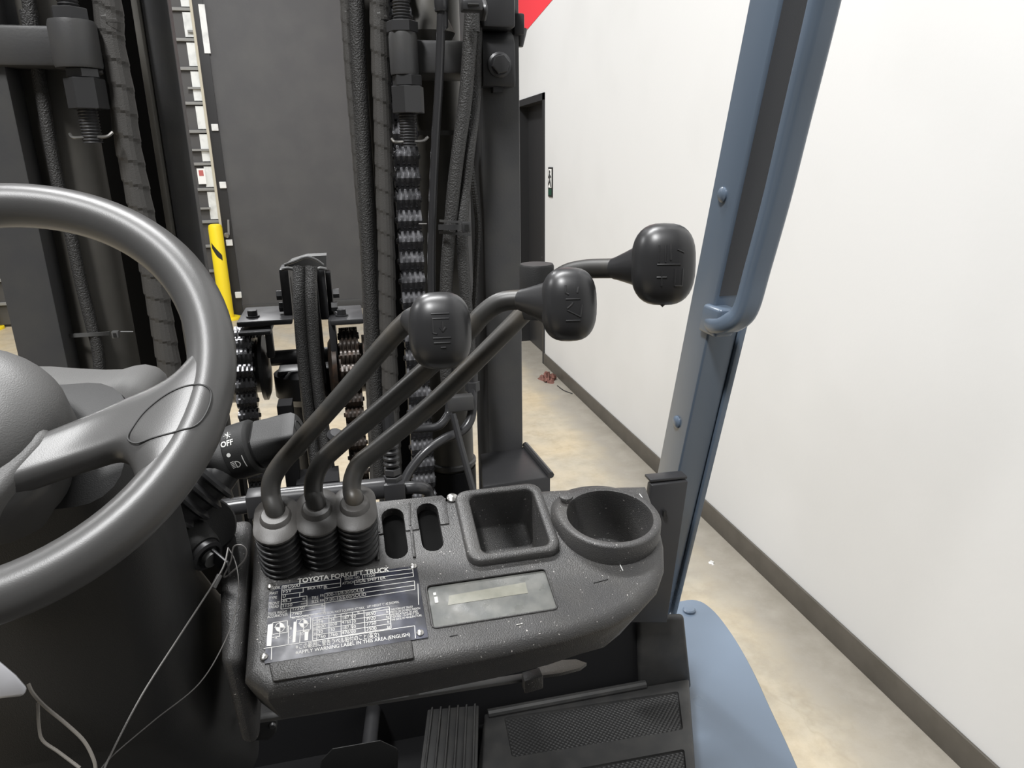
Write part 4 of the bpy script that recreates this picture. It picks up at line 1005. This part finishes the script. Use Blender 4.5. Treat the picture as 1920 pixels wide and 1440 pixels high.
c = P(998, 1276, Y=.65); m = MB(); m.obox(c, (.011, 0, .0015), (0, .008, 0), (0, 0, .009)); m.build('bracket_clip', M['plastic'], br, bevel=.002)
m = MB(); pxbox(m, 762, 1280, 780, 1300, .665, .68); m.build('bracket_tab', M['edge'], br, bevel=.001)
m = MB(); q = P(838, 1280, Y=.675); m.obox(q, (.008, 0, 0), (0, .002, 0), (0, 0, .004)); m.build('paper_tag', M['scrap'], br, smooth=0)
m = MB(); pxbox(m, 875, 1268, 930, 1280, .68, .69); m.build('bracket_tab', M['plastic'], br, bevel=.001)
# black skirt panels under the console
pl = [P(x, y, Y=.70) for x, y in ((440, 1340), (520, 1352), (518, 1376), (505, 1390), (440, 1392))]
m = MB(); m.loft([pl, [q+V((0, .03, 0)) for q in pl]]); bk = m.build('column_bracket', M['plastic_dark'], FL, bevel=.003)
m = MB(); m.lathe([(.004, 0), (.003, .003)], P(511, 1360, Y=.70), (0, -1, 0), 10); m.build('bracket_screw', M['steel'], bk)
# side panel by the console's right end
pl = [K(*p, -.02) for p in ((.02, -.10), (.06, -.02), (.066, .045))]
m = MB(); top = [P(x, y, Y=.66) for x, y in ((1120, 1205), (1205, 1175))]
m.loft([[V((.215, .66, 1.415)), V((.265, .66, 1.415)), V((.295, .76, 1.42)), V((.215, .76, 1.42))], [V((.19, .63, 1.475)), V((.275, .64, 1.475)), V((.312, .74, 1.52)), V((.19, .74, 1.52))]]); m.build('console_pedestal', M['plastic_dark'], FL, bevel=.02, seg=3)
# floor mat
ZM = .872
pl = [P(x, y, Z=ZM) for x, y in ((908, 1338), (1292, 1272), (1304, 1440), (1310, 1560), (870, 1640))]
m = MB(); m.loft([[q+V((0, 0, -.03)) for q in pl], pl]); fm = m.build('floor_mat', M['mat'], FL, bevel=.004)
rc1 = [P(x, y, Z=ZM) for x, y in ((945, 1345), (1272, 1296), (1281, 1368), (960, 1420))]
rc2 = [P(x, y, Z=ZM) for x, y in ((968, 1462), (1283, 1404), (1292, 1490), (980, 1550))]
cuts = []
for rc in (rc1, rc2):
    cuts.append(MB().loft([[q+V((0, 0, -.007)) for q in rc], [q+V((0, 0, .02)) for q in rc]]).build('cutter', None, None, smooth=0, bevel=.006))
boolean_cut(fm, cuts)
for rc in (rc1, rc2):
    c = sum(rc, V((0, 0, 0)))/4; q = [c+(p-c)*.985 for p in rc]
    MB().loft([[p+V((0, 0, -.0085)) for p in q], [p+V((0, 0, -.0045)) for p in q]]).build('tread_panel', M['dimple'], fm, smooth=0)
m = MB(); Yk = 1.155
pl = [P(x, y, Y=Yk) for x, y in ((1200, 1306), (1298, 1292), (1284, 1156), (1196, 1160))]
m.loft([pl, [q+V((0, .016, 0)) for q in pl]]); m.build('mat_upturn', M['mat'], fm, bevel=.008, seg=3)
m = MB(); m.tube([P(915, 1338, Z=ZM+.006), P(1210, 1283, Z=ZM+.006)], .009, 10); m.build('mat_edge_roll', M['mat'], fm)
# accelerator with ribs
A_, B_, C_, D_ = P(802, 1330, Y=1.13), P(898, 1322, Y=1.13), P(894, 1500, Y=.94), P(780, 1500, Y=.94)
pn = (B_-A_).cross(D_-A_).normalized(); pn = pn if pn.z > 0 else -pn
ac = MB().loft([[q-pn*.012 for q in (A_, B_, C_, D_)], [A_, B_, C_, D_]]).build('accelerator_pedal', M['mat'], FL, bevel=.002)
for i in range(6):
    f = (i+.5)/6; a, b = A_.lerp(B_, f), D_.lerp(C_, f); wv = (B_-A_)*.022
    MB().loft([[a-wv, a+wv, a+wv*.6+pn*.005, a-wv*.6+pn*.005], [b-wv, b+wv, b+wv*.6+pn*.005, b-wv*.6+pn*.005]]).build('pedal_rib', M['mat'], ac, smooth=0)
# brake pedal
pl = [P(x, y, Y=1.02) for x, y in ((600, 1425), (622, 1402), (714, 1386), (748, 1402), (742, 1470), (590, 1490))]
m = MB(); m.loft([pl, [q+V((0, .02, -.03)) for q in pl]]); bp = m.build('brake_pedal', M['plastic_dark'], FL, bevel=.006, seg=3)
MB().tube([P(690, 1420, Y=1.05), P(700, 1330, Y=1.165)], .014, 12).build('brake_arm', M['paint'], bp)

# ================================================================== PILLAR, COWL, FENDER
PX = .62
pa, pb = P(1271, 890, X=PX), P(1462, 0, X=PX); pdv = (pb-pa)/(pb.z-pa.z)
def pil(z, dx, dy): return V((PX+dx, pa.y+pdv.y*(z-pa.z)+dy, z))
Z0, Z1 = .92, 2.9
sec = [(0, 0), (.058, 0), (.058, .085), (0, .085)]
pl_ = MB().loft([[pil(z, *s) for s in sec] for z in (Z0, Z1)]).build('guard_pillar', M['blue'], FL, bevel=.004, seg=3)
MB().loft([[pil(z, *s) for s in ((.006, -.001), (.056, -.001), (.056, .003), (.006, .003))] for z in (1.72, Z1)]).build('pillar_recess', M['grey_tex'], pl_, smooth=0)
MB().loft([[pil(z, *s) for s in ((.060, -.006), (.072, -.006), (.072, .02), (.060, .02))] for z in (Z0, 1.72)]).build('pillar_flange', M['blue'], pl_, bevel=.002)
for px, py in ((1356, 365), (1270, 791)):
    q = P(px, py, X=PX); MB().lathe([(.0125, -.002), (.0125, .003), (.009, .006), (.004, .007)], q, (-1, 0, 0), 20).build('pillar_bolt', M['blue'], pl_)
# grab handle
def sect(c, ax, ay, hx, hy, r): return [c+ax*u+ay*v for u, v in rrect(-hx, hx, -hy, hy, r, 4)]
hpts = [(1340, 604, 1.115), (1352, 610, 1.085), (1374, 604, 1.055), (1398, 580, 1.035), (1420, 505, 1.02), (1457, 370, .99), (1492, 225, .96), (1526, 85, .93), (1553, -30, .91), (1578, -140, .89), (1600, -240, .875), (1612, -330, .875), (1605, -380, .90), (1590, -390, .93)]
path = spline([P(x, y, Y=yy) for x, y, yy in hpts], 6)
lp = []
for i, p in enumerate(path):
    d = (path[min(i+1, len(path)-1)]-path[max(0, i-1)]).normalized()
    ay = (V((1, 0, 0))-d*d.x).normalized(); axx = ay.cross(d).normalized()
    lp.append(sect(p, ay, axx, .0205, .0155, .012))
MB().loft(lp).build('grab_handle', M['blue'], pl_, smooth=50)
c = P(1346, 600, Y=1.10); MB().obox(c, (.018, 0, 0), (0, .03, 0), pdv*.026).build('handle_foot', M['blue'], pl_, bevel=.006, seg=3)
# cowl side panel
pl = [P(x, y, Y=1.12) for x, y in ((1222, 910), (1291, 902), (1251, 1168), (1182, 1168))]
co = MB().loft([pl, [q+V((0, .02, 0)) for q in pl]]).build('cowl_panel', M['paint'], FL, bevel=.003)
a, b = P(1222, 905, Y=1.12), P(1292, 898, Y=1.12)
MB().obox((a+b)/2+V((0, .02, 0)), (b-a)/2, (0, .014, 0), (0, 0, .003)).build('cowl_flange', M['paint'], co, bevel=.002)
MB().obox(P(1246, 963, Y=1.115), (.003, 0, 0), (0, .003, 0), (0, 0, .006)).build('cowl_slot', M['ink'], co, smooth=0)
# blue fender
ZF = .765
out = spline([P(x, y, Z=ZF) for x, y in ((1240, 1136), (1300, 1124), (1335, 1140), (1372, 1185), (1410, 1250), (1445, 1325), (1478, 1395), (1510, 1470), (1540, 1560))], 5)
inn = [V((.60, q.y, ZF)) for q in out]
m = MB(); n = len(out)
def strip(z, k=1.0): return [V((q.x, q.y, z)) for q in out]+[V((q.x, q.y, z)) for q in inn[::-1]]
m.loft([strip(ZF-.05), strip(ZF-.006), [V((q.x-.004, q.y-.001, ZF)) for q in out]+[V((q.x, q.y, ZF)) for q in inn[::-1]]])
fe = m.build('front_fender', M['blue'], FL, smooth=30)
MB().lathe([(.017, 0), (.017, .006), (.014, .009), (.005, .010)], P(1292, 1146, Z=ZF), (0, 0, 1), 18).build('fender_bolt', M['blue'], fe)
# plain plate standing in for an unidentified pale shape, lower left
pl = [D(x, y, .50) for x, y in ((-40, 1225), (0, 1240), (30, 1265), (52, 1290), (45, 1305), (0, 1310), (-40, 1310))]
m = MB(); nn = (CAM-pl[0]).normalized(); m.loft([[q-nn*.006 for q in pl], pl]); m.build('pale_plate', M['pale'], FL, bevel=.002)

# labels on parts that look different from the rest of the truck
for o in FL.children:
    k = o.name.split('.')[0]
    t = {'data_plate': 'dark navy data plate with white lettering and rivets', 'guard_pillar': 'blue-grey painted guard pillar with grab handle',
         'front_fender': 'blue-grey curved fender plate', 'steering_wheel': 'dark grey plastic steering wheel', 'console': 'textured black console with tray and cup holder',
         'light_switch_stalk': 'black light switch stalk with white print'}.get(k)
    if t: o['label'] = t
